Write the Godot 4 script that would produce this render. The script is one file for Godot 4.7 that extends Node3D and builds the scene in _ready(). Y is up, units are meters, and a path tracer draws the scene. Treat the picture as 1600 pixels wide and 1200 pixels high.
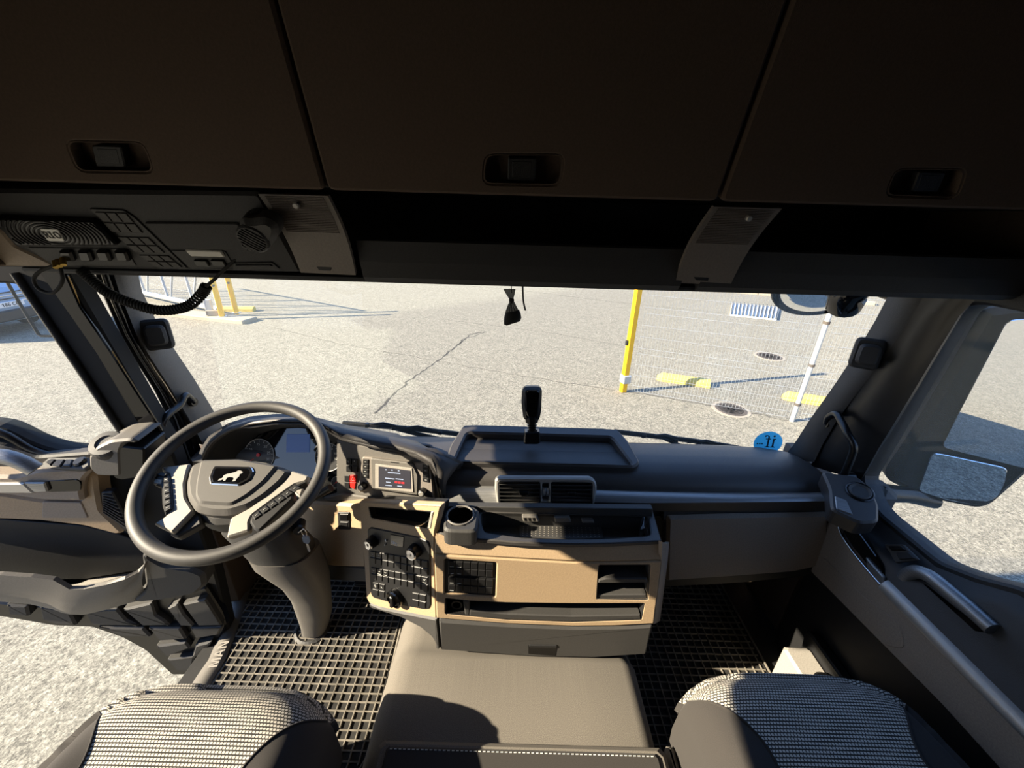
extends Node3D
# A lorry cab seen from between the seats. x right, y up, -z forward; the cab floor is y = 0, the yard lies at y = GROUND.
const GROUND := -1.4
const FOCAL := 610.0
var EYE := Vector3(0, 1.5, 0)
var AX: Vector3
var AY: Vector3
var AZ: Vector3
var M := {}
var taken := {}
var rng := RandomNumberGenerator.new()

# ---------------------------------------------------------------- pixels to places
func ray(u: float, v: float) -> Vector3:
	return AZ + AX * ((u - 800.0) / FOCAL) - AY * ((v - 600.0) / FOCAL)
func pz(u: float, v: float, fwd: float) -> Vector3:
	var r = ray(u, v)
	return EYE + r * (-fwd / r.z)
func py(u: float, v: float, y: float) -> Vector3:
	var r = ray(u, v)
	return EYE + r * ((y - EYE.y) / r.y)
func px(u: float, v: float, x: float) -> Vector3:
	var r = ray(u, v)
	return EYE + r * (x / r.x)
func pl3(a: Vector3, b: Vector3, c: Vector3) -> Plane:
	var n = (b - a).cross(c - a).normalized()
	if n.dot(EYE - a) < 0: n = -n
	return Plane(n, n.dot(a))
func moved(pl: Plane, d: float) -> Plane:
	return Plane(pl.normal, pl.d + d)
func on(pl: Plane, u: float, v: float) -> Vector3:
	var r = ray(u, v)
	return EYE + r * ((pl.d - pl.normal.dot(EYE)) / pl.normal.dot(r))
# flat list of coordinates read off one enlarged region of the photograph (origin ox, oy, scale s)
func uvs(l: Array, ox := 0.0, oy := 0.0, s := 1.0) -> Array:
	var out = []
	for i in range(0, l.size(), 2): out.append(Vector2(ox + l[i] * s, oy + l[i + 1] * s))
	return out
func cB(l): return uvs(l, 180, 600, 0.3418)
func cA(l): return uvs(l, 0, 280, 0.35)
func cC(l): return uvs(l, 560, 650, 0.33333)
func cD(l): return uvs(l, 0, 680, 0.43333)
func cE(l): return uvs(l, 1000, 640, 0.46656)
func cF(l): return uvs(l, 1160, 420, 0.33333)
func cG(l): return uvs(l, 640, 420, 0.375)
func cH(l): return uvs(l, 200, 860, 0.5625)
func cK(l): return uvs(l, 1040, 220, 0.35)
func cL(l): return uvs(l, 0, 400, 0.26667)
func cM(l): return uvs(l, 560, 780, 0.18333)
func cN(l): return uvs(l, 300, 620, 0.2625)
func cO(l): return uvs(l, 1240, 720, 0.31662)
func cP(l): return uvs(l, 180, 610, 0.24161)
func laid(pl: Plane, l: Array) -> Array:
	var out = []
	for q in l: out.append(on(pl, q.x, q.y))
	return out

# ---------------------------------------------------------------- mesh helpers
func mb() -> SurfaceTool:
	var st = SurfaceTool.new()
	st.begin(Mesh.PRIMITIVE_TRIANGLES)
	return st
# adds a closed set of triangles, turned outwards by its signed volume
func put(st: SurfaceTool, tris: Array, smooth := false, flat = []) -> void:
	var vol = 0.0
	var o = tris[0]
	for i in range(0, tris.size(), 3):
		vol += (tris[i] - o).dot((tris[i + 1] - o).cross(tris[i + 2] - o))
	for i in range(0, tris.size(), 3):
		st.set_smooth_group(0 if smooth and (flat.is_empty() or not flat[i / 3]) else -1)
		st.add_vertex(tris[i])
		if vol > 0:
			st.add_vertex(tris[i + 2]); st.add_vertex(tris[i + 1])
		else:
			st.add_vertex(tris[i + 1]); st.add_vertex(tris[i + 2])
func rnd(pts: Array, r: float, seg := 3) -> Array:
	if r <= 0.0: return pts
	var out = []
	var n = pts.size()
	for i in n:
		var p = pts[i]
		var a = pts[(i + n - 1) % n] - p
		var b = pts[(i + 1) % n] - p
		var la = min(r, a.length() * 0.45)
		var lb = min(r, b.length() * 0.45)
		var s = p + a.normalized() * la
		var e = p + b.normalized() * lb
		for k in seg + 1:
			var t = float(k) / seg
			out.append(s.lerp(p, t).lerp(p.lerp(e, t), t))
	return out
func area2(p: PackedVector2Array) -> float:
	var s = 0.0
	for i in p.size():
		var q = p[(i + 1) % p.size()]
		s += p[i].x * q.y - q.x * p[i].y
	return s * 0.5
func inset(p: PackedVector2Array, d: float) -> PackedVector2Array:
	var out = PackedVector2Array()
	var n = p.size()
	for i in n:
		var a = (p[i] - p[(i + n - 1) % n]).normalized()
		var b = (p[(i + 1) % n] - p[i]).normalized()
		var na = Vector2(-a.y, a.x)
		var nb = Vector2(-b.y, b.x)
		var m = (na + nb)
		if m.length() < 0.05: m = na
		m = m.normalized()
		out.append(p[i] + m * d / max(0.45, m.dot(na)))
	return out
func bridged(outer: PackedVector2Array, holes: Array) -> Array:
	# the outline cut open to its holes; returns indices into [outer + holes...]
	var pts = Array(outer)
	var loop = range(outer.size())
	var segs = []
	for i in outer.size(): segs.append([i, (i + 1) % outer.size()])
	var rings = []
	for h in holes:
		var base = pts.size()
		pts.append_array(Array(h))
		var ring = []
		for i in h.size():
			ring.append(base + i)
			segs.append([base + i, base + (i + 1) % h.size()])
		ring.reverse()
		rings.append(ring)
	for ring in rings:
		var best = [1e9, 0, 0]
		for li in loop.size():
			for ri in ring.size():
				var a = pts[loop[li]]
				var b = pts[ring[ri]]
				var d = a.distance_to(b)
				if d >= best[0]: continue
				var ok = true
				for s in segs:
					if loop[li] in s or ring[ri] in s: continue
					if Geometry2D.segment_intersects_segment(a, b, pts[s[0]], pts[s[1]]) != null:
						ok = false
						break
				if ok: best = [d, li, ri]
		var seg = []
		for k in ring.size() + 1: seg.append(ring[(best[2] + k) % ring.size()])
		seg.append(loop[best[1]])
		segs.append([loop[best[1]], ring[best[2]]])
		loop = loop.slice(0, best[1] + 1) + seg + loop.slice(best[1] + 1)
	return [pts, loop]
# cuts a counter-clockwise outline, bridges included, into triangles
func ears(p: PackedVector2Array) -> PackedInt32Array:
	var out = PackedInt32Array()
	var left = Array(range(p.size()))
	var guard = 0
	while left.size() > 3 and guard < 4000:
		guard += 1
		var n = left.size()
		var best = -1
		var best_q = -1.0
		for i in n:
			var a = p[left[(i + n - 1) % n]]
			var b = p[left[i]]
			var c = p[left[(i + 1) % n]]
			var cr = (b - a).cross(c - b)
			if cr <= 1e-12: continue
			var q = cr / max(1e-12, max((b - a).length_squared(), max((c - b).length_squared(), (a - c).length_squared())))
			if q <= best_q: continue
			var ok = true
			for j in left:
				var t = p[j]
				if t.is_equal_approx(a) or t.is_equal_approx(b) or t.is_equal_approx(c): continue
				if (b - a).cross(t - a) >= -1e-12 and (c - b).cross(t - b) >= -1e-12 and (a - c).cross(t - c) >= -1e-12:
					ok = false
					break
			if ok:
				best = i
				best_q = q
				if q > 0.3: break
		if best < 0:
			# a sliver: drop a vertex that makes no area
			var k = 0
			var small = 1e9
			for i in n:
				var v = abs((p[left[i]] - p[left[(i + n - 1) % n]]).cross(p[left[(i + 1) % n]] - p[left[i]]))
				if v < small:
					small = v
					k = i
			left.remove_at(k)
			continue
		out.append_array([left[(best + n - 1) % n], left[best], left[(best + 1) % n]])
		left.remove_at(best)
	if left.size() == 3: out.append_array([left[0], left[1], left[2]])
	return out
# a thick plate with a chamfered front edge and, if asked for, holes: pts lie in the front face, n points out of it
func slab(st: SurfaceTool, pts: Array, n: Vector3, thick: float, bev := 0.002, holes := []) -> void:
	var o = pts[0]
	var ez = n.normalized()
	var ex = (pts[1] - pts[0])
	ex = (ex - ez * ex.dot(ez)).normalized()
	var ey = ez.cross(ex)
	var f = func(l):
		var q = PackedVector2Array()
		for p in l: q.append(Vector2((p - o).dot(ex), (p - o).dot(ey)))
		if area2(q) < 0: q.reverse()
		return q
	var g = func(q, z):
		return o + ex * q.x + ey * q.y + ez * z
	var out = f.call(pts)
	var hs = []
	for h in holes: hs.append(f.call(h))
	bev = min(bev, thick * 0.6)
	var top = inset(out, bev)
	var htop = []
	for h in hs: htop.append(inset(h, -bev))
	var tris = []
	for side in 2:
		var rings = [top] + htop if side == 0 else [out] + hs
		var br = bridged(rings[0], rings.slice(1)) if hs.size() else [Array(rings[0]), range(rings[0].size())]
		var poly = PackedVector2Array()
		for i in br[1]: poly.append(br[0][i])
		var ix = Geometry2D.triangulate_polygon(poly) if hs.is_empty() else PackedInt32Array()
		if ix.is_empty(): ix = ears(poly)
		for t in range(0, ix.size(), 3):
			var a = poly[ix[t]]
			var b = poly[ix[t + 1]]
			var c = poly[ix[t + 2]]
			var ccw = (b - a).cross(c - a) > 0
			if ccw == (side == 1):
				var k = b
				b = c
				c = k
			var z = 0.0 if side == 0 else -thick
			tris.append_array([g.call(a, z), g.call(b, z), g.call(c, z)])
	var walls = [[top, out, 1]]
	for i in hs.size(): walls.append([htop[i], hs[i], -1])
	for w in walls:
		var m = w[1].size()
		for i in m:
			var j = (i + 1) % m
			if w[2] < 0:
				var k = i
				i = j
				j = k
			var t0 = g.call(w[0][i], 0.0)
			var t1 = g.call(w[0][j], 0.0)
			var m0 = g.call(w[1][i], -bev)
			var m1 = g.call(w[1][j], -bev)
			var b0 = g.call(w[1][i], -thick)
			var b1 = g.call(w[1][j], -thick)
			tris.append_array([t0, m0, t1, t1, m0, m1, m0, b0, m1, m1, b0, b1])
	put(st, tris)
# rings of the same number of points joined one after another; caps close the ends
func loft(st: SurfaceTool, rings: Array, smooth := true, wrap := false, caps := true) -> void:
	var tris = []
	var n = rings[0].size()
	var m = rings.size()
	for i in (m if wrap else m - 1):
		var a = rings[i]
		var b = rings[(i + 1) % m]
		for k in n:
			var l = (k + 1) % n
			tris.append_array([a[k], b[k], a[l], a[l], b[k], b[l]])
	var flat = []
	flat.resize(tris.size() / 3)
	flat.fill(false)
	if not wrap and caps:
		for e in 2:
			var r = rings[0] if e == 0 else rings[m - 1]
			var c = Vector3.ZERO
			for p in r: c += p
			c /= n
			for k in n:
				var l = (k + 1) % n
				if e == 0: tris.append_array([c, r[k], r[l]])
				else: tris.append_array([c, r[l], r[k]])
				flat.append(true)
	put(st, tris, smooth, flat)
func tube(st: SurfaceTool, pts: Array, rad, sides := 8, wrap := false) -> void:
	var rings = []
	var n = pts.size()
	var side = Vector3.ZERO
	for i in n:
		var t
		if wrap: t = (pts[(i + 1) % n] - pts[(i + n - 1) % n]).normalized()
		else: t = (pts[min(i + 1, n - 1)] - pts[max(i - 1, 0)]).normalized()
		if side == Vector3.ZERO:
			side = t.cross(Vector3.UP if abs(t.y) < 0.9 else Vector3.RIGHT).normalized()
		side = (side - t * side.dot(t)).normalized()
		var up = t.cross(side)
		var r = rad[i] if rad is Array else rad
		var ring = []
		for k in sides:
			var a = TAU * k / sides
			ring.append(pts[i] + (side * cos(a) + up * sin(a)) * r)
		rings.append(ring)
	loft(st, rings, true, wrap)
func smooth_path(pts: Array, seg := 6) -> Array:
	var out = []
	var n = pts.size()
	for i in n - 1:
		for k in seg:
			out.append(pts[i].cubic_interpolate(pts[i + 1], pts[max(i - 1, 0)], pts[min(i + 2, n - 1)], float(k) / seg))
	out.append(pts[n - 1])
	return out
# profile of (radius, height) pairs turned about an axis
func lathe(st: SurfaceTool, o: Vector3, axis: Vector3, prof: Array, sides := 24, smooth := false) -> void:
	var ez = axis.normalized()
	var ex = ez.cross(Vector3.UP if abs(ez.y) < 0.9 else Vector3.RIGHT).normalized()
	var ey = ez.cross(ex)
	var rings = []
	for p in prof:
		var ring = []
		for k in sides:
			var a = TAU * k / sides
			ring.append(o + ez * p[1] + (ex * cos(a) + ey * sin(a)) * max(p[0], 0.00005))
		rings.append(ring)
	loft(st, rings, smooth)
# an open sheet of rows of points given a thickness behind its front
func sheet(st: SurfaceTool, rows: Array, thick: float, smooth := true) -> void:
	var m = rows.size()
	var n = rows[0].size()
	var back = []
	for i in m:
		var b = []
		for k in n:
			var du = rows[i][min(k + 1, n - 1)] - rows[i][max(k - 1, 0)]
			var dv = rows[min(i + 1, m - 1)][k] - rows[max(i - 1, 0)][k]
			var nn = du.cross(dv).normalized()
			if nn.dot(EYE - rows[i][k]) < 0: nn = -nn
			b.append(rows[i][k] - nn * thick)
		back.append(b)
	var rings = []
	for i in m:
		var r = rows[i].duplicate()
		var bb = back[i].duplicate()
		bb.reverse()
		r.append_array(bb)
		rings.append(r)
	var tris = []
	var c = 2 * n
	var flat = []
	for i in m - 1:
		for k in c:
			var l = (k + 1) % c
			for e in 2: flat.append(k == n - 1 or k == c - 1)
			tris.append_array([rings[i][k], rings[i + 1][k], rings[i][l], rings[i][l], rings[i + 1][k], rings[i + 1][l]])
	for e in 2:
		var r = rings[0] if e == 0 else rings[m - 1]
		for k in n - 1:
			var q = [r[k], r[k + 1], r[c - 2 - k], r[c - 1 - k]]
			if e == 0: tris.append_array([q[0], q[1], q[2], q[0], q[2], q[3]])
			else: tris.append_array([q[0], q[2], q[1], q[0], q[3], q[2]])
			flat.append(true)
			flat.append(true)
	put(st, tris, smooth, flat)
func box(st: SurfaceTool, c: Vector3, size: Vector3, b := Basis.IDENTITY, bev := 0.003) -> void:
	var h = size * 0.5
	bev = min(bev, min(h.x, min(h.y, h.z)) * 0.6)
	var rings = []
	for e in [[-h.y, bev], [-h.y + bev, 0.0], [h.y - bev, 0.0], [h.y, bev]]:
		var x = h.x - e[1]
		var z = h.z - e[1]
		var r = []
		for q in [Vector2(-x + bev, -z), Vector2(x - bev, -z), Vector2(x, -z + bev), Vector2(x, z - bev), Vector2(x - bev, z), Vector2(-x + bev, z), Vector2(-x, z - bev), Vector2(-x, -z + bev)]:
			r.append(c + b * Vector3(q.x, e[0], q.y))
		rings.append(r)
	loft(st, rings, false)
# the same by two opposite corners
func bx(st: SurfaceTool, a: Vector3, b: Vector3, bev := 0.003) -> void:
	box(st, (a + b) * 0.5, (b - a).abs(), Basis.IDENTITY, bev)
# the cells of a grid laid over the four corners of a quad
func cells(q: Array, rows: int, cols: int, gap: float) -> Array:
	var out = []
	for r in rows:
		for c in cols:
			var l = []
			for k in [[0, 0], [1, 0], [1, 1], [0, 1]]:
				var s = (c + (gap if k[0] == 0 else 1.0 - gap)) / cols
				var t = (r + (gap if k[1] == 0 else 1.0 - gap)) / rows
				l.append(q[0].lerp(q[1], s).lerp(q[3].lerp(q[2], s), t))
			out.append(l)
	return out

# ---------------------------------------------------------------- nodes
func obj(called: String, st: SurfaceTool, m: Material, parent: Node = self) -> MeshInstance3D:
	st.generate_normals()
	var o = MeshInstance3D.new()
	o.mesh = st.commit()
	o.mesh.surface_set_material(0, m)
	o.name = numbered(called) if parent == self else called
	o.cast_shadow = GeometryInstance3D.SHADOW_CASTING_SETTING_ON
	parent.add_child(o, true)
	return o
func numbered(called: String) -> String:
	if not taken.has(called):
		taken[called] = 0
		return called
	taken[called] += 1
	return "%s_%03d" % [called, taken[called]]
func tag(o: Node, label: String, category: String, group := "", kind := "") -> Node:
	if label: o.set_meta("label", label)
	if category: o.set_meta("category", category)
	if group: o.set_meta("group", group)
	if kind: o.set_meta("kind", kind)
	return o
func thing(called: String, label: String, category: String, group := "", kind := "") -> Node3D:
	var o = Node3D.new()
	o.name = numbered(called)
	add_child(o)
	return tag(o, label, category, group, kind)
# plates cut from outlines on a plane
func plate(called: String, m: Material, parent: Node, pl: Plane, l: Array, thick: float, bev := 0.002, r := 0.0, holes := []) -> MeshInstance3D:
	var st = mb()
	var hh = []
	for h in holes: hh.append(h)
	slab(st, rnd(laid(pl, l), r), pl.normal, thick, bev, hh)
	return obj(called, st, m, parent)
func pocket(called: String, m: Material, parent: Node, pl: Plane, hole: Array, depth: float) -> MeshInstance3D:
	# the walls and bottom of a recess behind an opening
	var st = mb()
	var n = pl.normal
	var outer = []
	var c = Vector3.ZERO
	for p in hole: c += p
	c /= hole.size()
	for p in hole: outer.append(p + (p - c).normalized() * 0.003 - n * 0.001)
	var inner = []
	for p in hole: inner.append(p - n * 0.001)
	slab(st, outer, n, depth, 0.0, [inner])
	var bottom = []
	for p in outer: bottom.append(p - n * depth)
	slab(st, bottom, n, 0.003, 0.0)
	return obj(called, st, m, parent)
func text(called: String, s: String, height: float, at: Vector3, ex: Vector3, n: Vector3, m: Material, parent: Node, mirrored := false, bold := false, face := "Droid Sans") -> MeshInstance3D:
	var t = TextMesh.new()
	var sf = SystemFont.new()
	sf.font_names = PackedStringArray([face])
	if bold: sf.font_weight = 700
	t.font = sf
	t.text = s
	t.font_size = 32
	t.pixel_size = height / 23.0
	t.depth = 0.0006
	t.curve_step = 2.0
	t.material = m
	var o = MeshInstance3D.new()
	o.mesh = t
	o.name = called
	var x = (ex - n * ex.dot(n)).normalized()
	var y = n.cross(x)
	o.transform = Transform3D(Basis(x * (-1.0 if mirrored else 1.0), y, n), at)
	parent.add_child(o, true)
	return o

# ---------------------------------------------------------------- materials
func noise_image(size: int, freq: float, seed_: int, octaves := 3, kind := FastNoiseLite.TYPE_SIMPLEX_SMOOTH) -> Image:
	var n = FastNoiseLite.new()
	n.noise_type = kind
	n.seed = seed_
	n.frequency = freq
	n.fractal_octaves = octaves
	return n.get_seamless_image(size, size)
func tex(im: Image) -> ImageTexture:
	im.generate_mipmaps()
	return ImageTexture.create_from_image(im)
func grain_normal(size: int, freq: float, seed_: int, strength: float) -> ImageTexture:
	var im = noise_image(size, freq, seed_, 2)
	im.convert(Image.FORMAT_RGBA8)
	im.bump_map_to_normal_map(strength)
	return tex(im)
func tint_image(a: Image, lo: Color, hi: Color) -> Image:
	var out = Image.create(a.get_width(), a.get_height(), false, Image.FORMAT_RGB8)
	for y in a.get_height():
		for x in a.get_width():
			out.set_pixel(x, y, lo.lerp(hi, a.get_pixel(x, y).r))
	return out
func mat(c: Color, rough := 0.6, metal := 0.0, spec := 0.5) -> StandardMaterial3D:
	var m = StandardMaterial3D.new()
	m.albedo_color = c
	m.roughness = rough
	m.metallic = metal
	m.metallic_specular = spec
	return m
func grained(m: StandardMaterial3D, scale := 14.0, depth := 0.35) -> StandardMaterial3D:
	m.normal_enabled = true
	m.normal_texture = M.grain
	m.normal_scale = depth
	m.albedo_texture = M.mottle
	m.uv1_triplanar = true
	m.uv1_world_triplanar = true
	m.uv1_scale = Vector3.ONE * scale
	return m
func glow(c: Color, e: float) -> StandardMaterial3D:
	var m = mat(c, 0.6)
	m.emission_enabled = true
	m.emission = c
	m.emission_energy_multiplier = e
	return m
func make_materials() -> void:
	M.grain = grain_normal(256, 0.16, 3, 4.0)
	M.mottle = tex(tint_image(noise_image(256, 0.05, 8, 4), Color(0.86, 0.86, 0.86), Color(1, 1, 1)))
	M.locker = grained(mat(Color(0.35, 0.29, 0.24), 0.9))
	M.beige = grained(mat(Color(0.68, 0.585, 0.465), 0.6))
	M.taupe = grained(mat(Color(0.60, 0.54, 0.475), 0.6))
	M.black = grained(mat(Color(0.10, 0.10, 0.105), 0.55))
	M.header = grained(mat(Color(0.20, 0.20, 0.205), 0.7))
	M.charcoal = grained(mat(Color(0.22, 0.215, 0.21), 0.6))
	M.grey = grained(mat(Color(0.40, 0.385, 0.365), 0.55))
	M.lightgrey = grained(mat(Color(0.62, 0.60, 0.57), 0.5))
	M.cover = grained(mat(Color(0.50, 0.47, 0.44), 0.55))
	M.dash = grained(mat(Color(0.25, 0.24, 0.235), 0.42), 20.0, 0.5)
	M.gloss = mat(Color(0.03, 0.03, 0.035), 0.08)
	M.satin = mat(Color(0.05, 0.05, 0.055), 0.3)
	M.rubber = mat(Color(0.055, 0.055, 0.055), 0.8)
	M.key = mat(Color(0.085, 0.085, 0.09), 0.45)
	M.mark = mat(Color(0.78, 0.78, 0.76), 0.7)
	M.red = mat(Color(0.80, 0.12, 0.09), 0.45)
	M.chrome = mat(Color(0.85, 0.85, 0.86), 0.14, 1.0)
	M.mirror = mat(Color(0.93, 0.94, 0.95), 0.01, 1.0)
	M.silver = mat(Color(0.66, 0.65, 0.63), 0.42, 0.55)
	M.spoke = mat(Color(0.62, 0.60, 0.565), 0.45, 0.3)
	M.leather = grained(mat(Color(0.23, 0.222, 0.212), 0.55), 40.0, 0.3)
	M.hub = grained(mat(Color(0.30, 0.288, 0.272), 0.6), 30.0, 0.4)
	M.white = mat(Color(0.86, 0.86, 0.84), 0.5)
	M.paint = mat(Color(0.88, 0.88, 0.87), 0.25)
	# brushed strip
	var br = Image.create(256, 256, false, Image.FORMAT_RGB8)
	for y in 256:
		var row = rng.randf_range(0.80, 1.0)
		for x in 256:
			var k = row + rng.randf_range(-0.03, 0.03)
			br.set_pixel(x, y, Color(k, k, k))
	M.brushed = mat(Color(0.62, 0.62, 0.62), 0.42, 0.75)
	M.brushed.albedo_texture = tex(br)
	M.brushed.uv1_triplanar = true
	M.brushed.uv1_world_triplanar = true
	M.brushed.uv1_scale = Vector3(1.2, 5.0, 5.0)
	# woven seat cloth: short pale dashes in staggered rows on dark yarn
	var cl = Image.create(128, 128, false, Image.FORMAT_RGB8)
	for y in 128:
		for x in 128:
			var row = y / 16
			var a = (x + (8 if row % 2 else 0)) % 16
			var b = y % 16
			var d = max(abs(a - 7.5) / 5.8, abs(b - 7.5) / 5.0)
			var k = (0.80 if d < 1.0 else 0.17) + rng.randf_range(-0.07, 0.07)
			cl.set_pixel(x, y, Color(k, k * 0.975, k * 0.935))
	M.cloth = mat(Color(0.93, 0.92, 0.90), 0.95)
	M.cloth.albedo_texture = tex(cl)
	M.cloth.uv1_triplanar = true
	M.cloth.uv1_world_triplanar = true
	M.cloth.uv1_triplanar_sharpness = 8.0
	M.cloth.uv1_scale = Vector3(18, 18, 18)
	var vel = tint_image(noise_image(512, 0.30, 21, 2), Color(0.55, 0.55, 0.55), Color(1, 1, 1))
	M.velour = mat(Color(0.24, 0.225, 0.215), 1.0)
	M.velour.albedo_texture = tex(vel)
	M.velour.uv1_triplanar = true
	M.velour.uv1_world_triplanar = true
	M.velour.uv1_scale = Vector3.ONE * 5.0
	M.velour.rim_enabled = true
	M.velour.rim = 0.3
	M.carpet = mat(Color(0.51, 0.485, 0.45), 1.0)
	M.carpet.albedo_texture = M.velour.albedo_texture
	M.carpet.uv1_triplanar = true
	M.carpet.uv1_world_triplanar = true
	M.carpet.uv1_scale = Vector3.ONE * 3.2
	# dusty mat ribs
	M.rib = mat(Color(0.56, 0.535, 0.495), 0.9)
	M.rib.albedo_texture = tex(tint_image(noise_image(256, 0.03, 77, 4), Color(0.55, 0.54, 0.52), Color(1, 1, 1)))
	M.rib.uv1_triplanar = true
	M.rib.uv1_world_triplanar = true
	M.rib.uv1_scale = Vector3.ONE * 1.5
	M.matbase = mat(Color(0.16, 0.155, 0.15), 0.85)
	M.matbase.albedo_texture = M.rib.albedo_texture
	M.matbase.uv1_triplanar = true
	M.matbase.uv1_world_triplanar = true
	M.matbase.uv1_scale = Vector3.ONE * 1.5
	# asphalt: stone chips of several greys over broad worn patches
	var chips = []
	for sz in [128, 256, 512, 1024]:
		var im = Image.create(sz, sz, false, Image.FORMAT_RGB8)
		for y in sz:
			for x in sz:
				var k = rng.randf()
				im.set_pixel(x, y, Color(k, k, k))
		if sz < 1024: im.resize(1024, 1024, Image.INTERPOLATE_BILINEAR)
		chips.append(im)
	var n2 = noise_image(1024, 0.010, 6, 4)
	var asp = Image.create(1024, 1024, false, Image.FORMAT_RGB8)
	for y in 1024:
		for x in 1024:
			var k = 0.49 + (n2.get_pixel(x, y).r - 0.5) * 0.06
			k += (chips[0].get_pixel(x, y).r - 0.5) * 0.14 + (chips[1].get_pixel(x, y).r - 0.5) * 0.20
			k += (chips[2].get_pixel(x, y).r - 0.5) * 0.24 + (chips[3].get_pixel(x, y).r - 0.5) * 0.20
			asp.set_pixel(x, y, Color(k, k * 0.97, k * 0.865))
	M.asphalt = mat(Color(1, 1, 1), 0.95)
	M.asphalt.albedo_texture = tex(asp)
	M.asphalt.uv1_triplanar = true
	M.asphalt.uv1_world_triplanar = true
	M.asphalt.uv1_scale = Vector3.ONE * 0.36
	M.crack = mat(Color(0.26, 0.25, 0.23), 1.0)
	M.concrete = grained(mat(Color(0.66, 0.63, 0.57), 0.95), 3.0, 0.6)
	M.yellow = mat(Color(0.96, 0.73, 0.05), 0.4)
	M.yellowblock = grained(mat(Color(0.86, 0.77, 0.42), 0.9), 3.0, 0.6)
	M.galv = mat(Color(0.72, 0.74, 0.75), 0.4, 0.35)
	M.iron = grained(mat(Color(0.36, 0.33, 0.30), 0.8), 6.0, 0.6)
	M.glass = mat(Color(0.90, 0.95, 0.93, 0.05), 0.0)
	M.glass.transparency = BaseMaterial3D.TRANSPARENCY_ALPHA
	M.glass.metallic_specular = 0.25
	M.lens = mat(Color(0.55, 0.62, 0.72, 0.12), 0.02)
	M.lens.transparency = BaseMaterial3D.TRANSPARENCY_ALPHA
	M.sticker = mat(Color(0.30, 0.74, 0.94), 0.5)
	M.sticker.backlight_enabled = true
	M.sticker.backlight = Color(0.25, 0.70, 0.92)
	M.stickerink = mat(Color(0.10, 0.22, 0.30), 0.6)
	M.cluster = mat(Color(0.035, 0.04, 0.05), 0.04, 0.0, 1.0)
	M.screen = glow(Color(0.10, 0.10, 0.14), 0.6)
	M.screentext = glow(Color(0.50, 0.55, 0.66), 0.18)
	M.screenred = glow(Color(0.62, 0.10, 0.14), 0.3)
	M.display = glow(Color(0.20, 0.27, 0.42), 0.45)
	M.vanpaint = mat(Color(0.55, 0.66, 0.76), 0.3)
	M.vandark = mat(Color(0.12, 0.13, 0.14), 0.4)
	M.plate = mat(Color(0.90, 0.90, 0.88), 0.5)
	M.ink = mat(Color(0.05, 0.05, 0.05), 0.7)
	M.mesh = mat(Color(0.04, 0.04, 0.04, 0.8), 0.9)
	M.mesh.transparency = BaseMaterial3D.TRANSPARENCY_ALPHA
	M.navy = mat(Color(0.13, 0.14, 0.16), 0.35)
	M.lamp = mat(Color(0.78, 0.77, 0.74), 0.35)

# ---------------------------------------------------------------- the scene
func _ready() -> void:
	rng.seed = 20240611
	var cam = Camera3D.new()
	cam.name = "camera"
	add_child(cam)
	var pitch = deg_to_rad(23.5)
	var roll = deg_to_rad(1.64)
	AZ = Vector3(0, -sin(pitch), -cos(pitch))
	var up0 = Vector3(0, cos(pitch), -sin(pitch))
	AX = Vector3.RIGHT * cos(roll) + up0 * sin(roll)
	AY = Vector3.RIGHT * -sin(roll) + up0 * cos(roll)
	cam.transform = Transform3D(Basis(AX, AY, -AZ), EYE)
	cam.fov = rad_to_deg(2.0 * atan(600.0 / FOCAL))
	cam.near = 0.02
	cam.far = 400.0
	cam.current = true
	var we = WorldEnvironment.new()
	we.name = "world_environment"
	var env = Environment.new()
	env.background_mode = Environment.BG_SKY
	var sky = Sky.new()
	var sm = ProceduralSkyMaterial.new()
	sm.sky_top_color = Color(0.42, 0.57, 0.80)
	sm.sky_horizon_color = Color(0.74, 0.80, 0.87)
	sm.ground_horizon_color = Color(0.55, 0.54, 0.50)
	sm.ground_bottom_color = Color(0.40, 0.39, 0.36)
	sm.sky_energy_multiplier = 1.2
	sky.sky_material = sm
	env.sky = sky
	env.tonemap_mode = Environment.TONE_MAPPER_LINEAR
	env.tonemap_exposure = 1.6
	env.sdfgi_enabled = true
	env.ssao_enabled = true
	env.ssil_enabled = true
	we.environment = env
	add_child(we)
	var sun = DirectionalLight3D.new()
	sun.name = "sun"
	var el = deg_to_rad(28.0)
	var az = deg_to_rad(15.0)
	var towards = Vector3(cos(el) * cos(az), -sin(el), -cos(el) * sin(az))
	sun.transform = Transform3D(Basis.looking_at(towards), Vector3(-10, 8, 3))
	sun.light_color = Color(1.0, 0.94, 0.83)
	sun.light_energy = 4.0
	sun.light_angular_distance = 0.53
	sun.shadow_enabled = true
	add_child(sun)

	make_materials()
	yard()
	shell()
	overhead()
	pillars()
	right_door()
	left_door()
	dashboard()
	cluster_and_radio()
	console()
	steering()
	seats()
	floor_things()
	windscreen_things()
	mirrors()
	outside()
	settle()

# puts the origin of every thing made of parts at the middle of its base
func settle() -> void:
	for o in get_children():
		if o is MeshInstance3D or not o is Node3D or o is Camera3D or o is Light3D: continue
		var bb = AABB()
		var first = true
		for c in o.get_children():
			if not c is MeshInstance3D: continue
			var b = c.transform * c.mesh.get_aabb()
			bb = b if first else bb.merge(b)
			first = false
		if first: continue
		var base = bb.get_center() - Vector3(0, bb.size.y * 0.5, 0)
		o.position += base
		for c in o.get_children(): c.position -= base

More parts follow.
